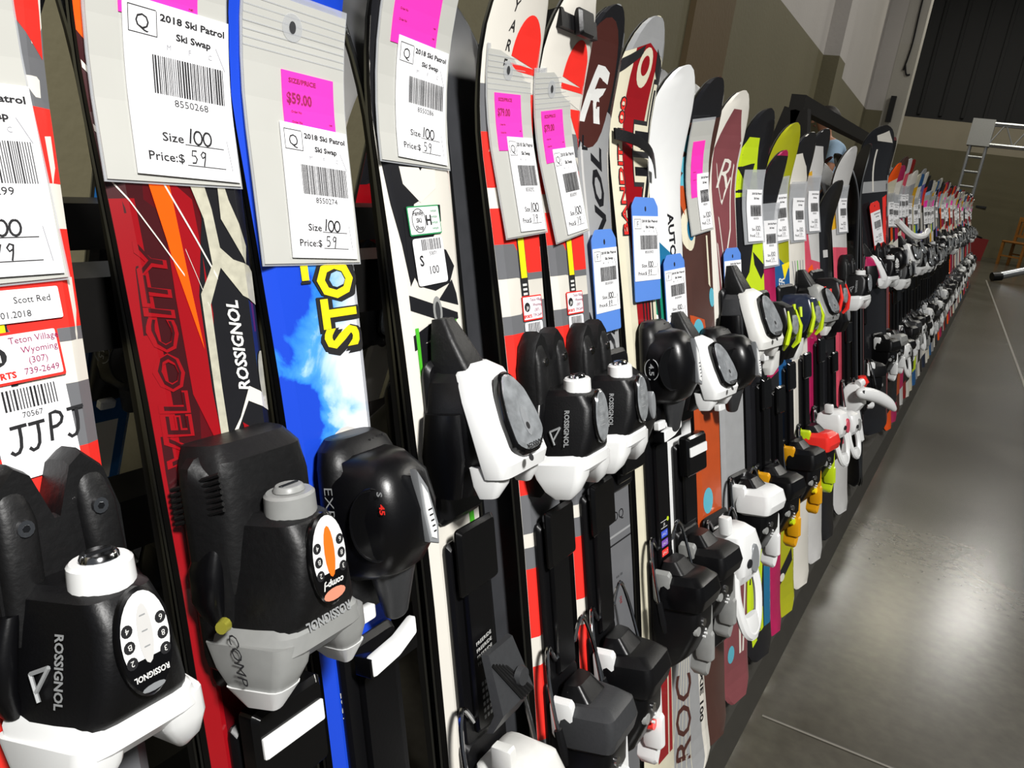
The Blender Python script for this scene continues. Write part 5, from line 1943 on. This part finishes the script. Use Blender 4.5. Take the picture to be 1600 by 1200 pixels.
tr = empty('lighting_truss', (-0.76, 17.2, 0))
tag(tr, 'silver lighting truss tower with a cross arm, at the far end of the hall', 'truss')
mb = MB()
for x in (-.13, .13):
    for yy in (-.13, .13):
        mb.add(cyl((x, yy, 0), (x, yy, 2.5), .024, None, 8), ALU)
link('tower_tubes', mb.mesh('tower_tubes'), tr)
for i in range(8):
    z = .55 + i * .26
    r_ = MB()
    for yy in (-.13, .13):
        r_.add(cyl((-.13, yy, z), (.13, yy, z), .017, None, 8), ALU)
    link('rung', r_.mesh('rung'), tr)
mb = MB()
for z in (2.08, 2.44):
    for yy in (-.16, .16):
        mb.add(cyl((-.16, yy, z), (3.2, yy, z), .028, None, 8), ALU)
for i in range(8):
    x = .15 + i * .38
    mb.add(cyl((x, -.16, 2.08), (x + .19, -.16, 2.44), .012, None, 6), ALU)
    mb.add(cyl((x + .19, -.16, 2.44), (x + .38, -.16, 2.08), .012, None, 6), ALU)
mb.add(cuboid(-.19, -.19, 2.04, .17, .19, 2.5), GREYP)
link('cross_arm', mb.mesh('cross_arm'), tr)
mb = MB().add(cuboid(-.35, -.35, 0, .35, .35, .02), ALU)
link('base_plate', mb.mesh('base_plate', smooth=False), tr)

ch = empty('wooden_chair', (0.34, 18.2, 0), R_(-28))
tag(ch, 'varnished wooden slat back chair near the far wall, at the right edge', 'chair')


def cpart(name, vfs):
    m_ = MB()
    for v_ in vfs:
        m_.add(v_, WOOD)
    return link(name, m_.mesh(name, smooth=False), ch)


cpart('seat', [box(-.23, -.22, .42, .23, .22, .46, .02)])
for sx in (-1, 1):
    cpart('leg', [cuboid(sx * .20 - .022, -.21, 0, sx * .20 + .022, -.165, .42)])
    cpart('leg', [cuboid(sx * .20 - .022, .17, 0, sx * .20 + .022, .215, .92)])
cpart('back_rail', [cuboid(-.2, .18, .84, .2, .21, .92)])
cpart('back_rail', [cuboid(-.2, .18, .54, .2, .21, .59)])
for i in range(5):
    cpart('back_slat', [cuboid(-.15 + i * .066, .186, .58, -.115 + i * .066, .204, .86)])
cpart('stretcher', [cuboid(-.2, -.2, .16, .2, -.18, .19), cuboid(-.2, .18, .2, .2, .2, .23)])

bn = empty('storage_bin', (-0.40, 18.3, 0), R_(12))
tag(bn, 'small dark red bin on the floor by the far wall', 'bin')
v = [(x * s_, y_ * s_, z) for z, s_ in ((0.0, .82), (.42, 1.0)) for x, y_ in ((-.2, -.15), (.2, -.15), (.2, .15), (-.2, .15))]
mb = MB().add((v, [(3, 2, 1, 0), (4, 5, 6, 7), (0, 1, 5, 4), (1, 2, 6, 5), (2, 3, 7, 6), (3, 0, 4, 7)]), mat('dark_red_plastic', '#7d1614', .45))
link('tub', mb.mesh('tub', smooth=False), bn)
mb = MB().add(tube(bez([(-.06, -.02, .425), (0, -.02, .45), (.1, -.02, .425)], 4), .018, 6), BLKM)
link('handle', mb.mesh('handle'), bn)

pp = empty('stand_leg', (0.10, 13.2, 0))
tag(pp, 'silver tube leg with a black rubber foot resting on the floor, at the right edge', 'stand')
mb = MB().add(tube([(.0, .0, .075), (.45, .28, .26), (1.3, .8, .62)], .055, 12), ALU)
link('tube', mb.mesh('tube'), pp)
mb = MB().add(tube([(-.06, -.035, .062), (.05, .03, .085)], .062, 12), BLKM)
link('rubber_foot', mb.mesh('rubber_foot'), pp)
mb = MB().add(cyl((1.3, .8, 0), (1.3, .8, 1.4), .04, None, 10), ALU)
mb.add(cyl((1.3, .8, 0), (1.3, .8, .02), .2, None, 16), BLKM)
link('post', mb.mesh('post'), pp)

# wall switch plates on the far wall
for (t, z, w_, lab) in ((-.52, 1.02, .10, 'small dark vent plate on the olive far wall'),):
    x, y_ = t * math.cos(fa), 20.2 + t * math.sin(fa)
    o = link('wall_plate', MB().add(cuboid(x - w_, y_ - .03, z - .02, x + w_, y_ + .01, z + .02), BLKM).mesh('wall_plate', smooth=False))
    tag(o, lab, 'wall plate')

# ------------------------------------------------------------------ the person behind the rack
SKIN = mat('skin', '#b98468', 0.5, var=0.08)
SHIRT = mat('light_blue_shirt', '#a9c6e2', 0.8, var=0.08, scale=30, bump=0.3)
HAIR = mat('dark_hair', '#1d1714', 0.6, var=0.3, scale=90)
TROU = mat('dark_trousers', '#1f2430', 0.8)


def skin_body(name, pts, edges, mt, parent):
    me = bpy.data.meshes.new(name)
    me.from_pydata([p[0] for p in pts], edges, [])
    o = bpy.data.objects.new(name, me)
    COL.objects.link(o)
    o.parent = parent
    sk = o.modifiers.new('skin', 'SKIN')
    for i, p in enumerate(pts):
        r = p[1] if isinstance(p[1], tuple) else (p[1], p[1])
        me.skin_vertices[0].data[i].radius = r
        me.skin_vertices[0].data[i].use_root = (i == 0)
    sk.use_smooth_shade = True
    ss = o.modifiers.new('subdivision', 'SUBSURF')
    ss.levels = ss.render_levels = 2
    me.materials.append(mt)
    return o


pe = empty('person', (-1.44, 8.0, 0), R_(-62))
pe.scale = (.96, .96, .96)
tag(pe, 'person in a light blue shirt, dark haired, head bowed, standing behind the rack beam', 'person')
# facing local -Y
body = [((0, 0, .90), .12), ((0, -.02, 1.05), .13), ((0, -.07, 1.22), .14), ((0, -.11, 1.33), .10), ((0, -.15, 1.42), .052), ((0, -.19, 1.50), .062), ((0, -.205, 1.575), .092), ((0, -.20, 1.645), .075),
        ((.10, .0, .86), .085), ((.11, -.01, .48), .058), ((.11, .02, .09), .042), ((.11, -.13, .045), .035),
        ((-.10, .0, .86), .085), ((-.11, -.01, .48), .058), ((-.11, .02, .09), .042), ((-.11, -.13, .045), .035),
        ((.17, -.10, 1.33), .062), ((.23, -.14, 1.10), .045), ((.16, -.34, 1.02), .034), ((.13, -.42, 1.01), .028),
        ((-.17, -.10, 1.33), .062), ((-.23, -.14, 1.10), .045), ((-.16, -.34, 1.02), .034), ((-.13, -.42, 1.01), .028)]
be = [(0, 1), (1, 2), (2, 3), (3, 4), (4, 5), (5, 6), (6, 7), (0, 8), (8, 9), (9, 10), (10, 11), (0, 12), (12, 13), (13, 14), (14, 15), (3, 16), (16, 17), (17, 18), (18, 19), (3, 20), (20, 21), (21, 22), (22, 23)]
for sx, root in ((1, 19), (-1, 23)):
    for j in range(5):
        n0 = len(body)
        xo = sx * (.13 + (-.022 + j * .011))
        ln = (.05, .075, .08, .075, .055)[j]
        body += [((xo, -.455, 1.005 - .002 * j), .009), ((xo - sx * .004, -.455 - ln * .6, .992), .008), ((xo - sx * .008, -.455 - ln, .97), .007)]
        be += [(root, n0), (n0, n0 + 1), (n0 + 1, n0 + 2)]
skin_body('body', body, be, SKIN, pe)
sh = [((0, .0, .90), (.155, .15)), ((0, -.02, 1.05), (.155, .15)), ((0, -.07, 1.22), (.165, .155)), ((0, -.11, 1.34), (.125, .115)), ((0, -.135, 1.40), .07),
      ((.17, -.10, 1.335), .078), ((.215, -.13, 1.17), .066), ((-.17, -.10, 1.335), .078), ((-.215, -.13, 1.17), .066)]
skin_body('shirt', sh, [(0, 1), (1, 2), (2, 3), (3, 4), (3, 5), (5, 6), (3, 7), (7, 8)], SHIRT, pe)
tp = [((0, 0, .92), (.14, .13)), ((.10, 0, .84), .105), ((.11, -.01, .48), .078), ((.11, .015, .12), .066), ((-.10, 0, .84), .105), ((-.11, -.01, .48), .078), ((-.11, .015, .12), .066)]
skin_body('trousers', tp, [(0, 1), (1, 2), (2, 3), (0, 4), (4, 5), (5, 6)], TROU, pe)
hm = MB()
rings = []
for k_ in range(9):
    a = k_ / 8 * PI * .62
    rr_ = .108 * math.sin(a) + .001
    zz_ = 1.60 + .112 * math.cos(a)
    rings.append([V3((rr_ * math.cos(2 * PI * q / 20) * .92, -.185 + rr_ * 1.12 * math.sin(2 * PI * q / 20), zz_ + (.055 * max(0, -math.sin(2 * PI * q / 20)) if k_ > 4 else 0))) for q in range(20)])
hm.add(loft(rings), HAIR)
link('hair', hm.mesh('hair', ang=60), pe)
fm = MB()
fm.add(loft([sel(-.300, 0, 1.555, .010, .014), sel(-.318, 0, 1.548, .012, .014), sel(-.326, 0, 1.546, .006, .007)]), SKIN)
for sx in (-1, 1):
    fm.add(loft([sel(-.288, sx * .034, 1.585, .014, .008), sel(-.296, sx * .034, 1.585, .012, .006)]), WHITE)
    fm.add(loft([sel(-.296, sx * .034, 1.585, .005, .005), sel(-.299, sx * .034, 1.585, .004, .004)]), HAIR)
    fm.add(loft([sel(-.17, sx * .092, 1.565, .010, .030), sel(-.21, sx * .094, 1.565, .012, .026)]), SKIN)
fm.add(loft([sel(-.285, 0, 1.515, .024, .006), sel(-.295, 0, 1.515, .020, .005)]), mat('lips', '#9a5a50', .5))
link('face', fm.mesh('face'), pe)
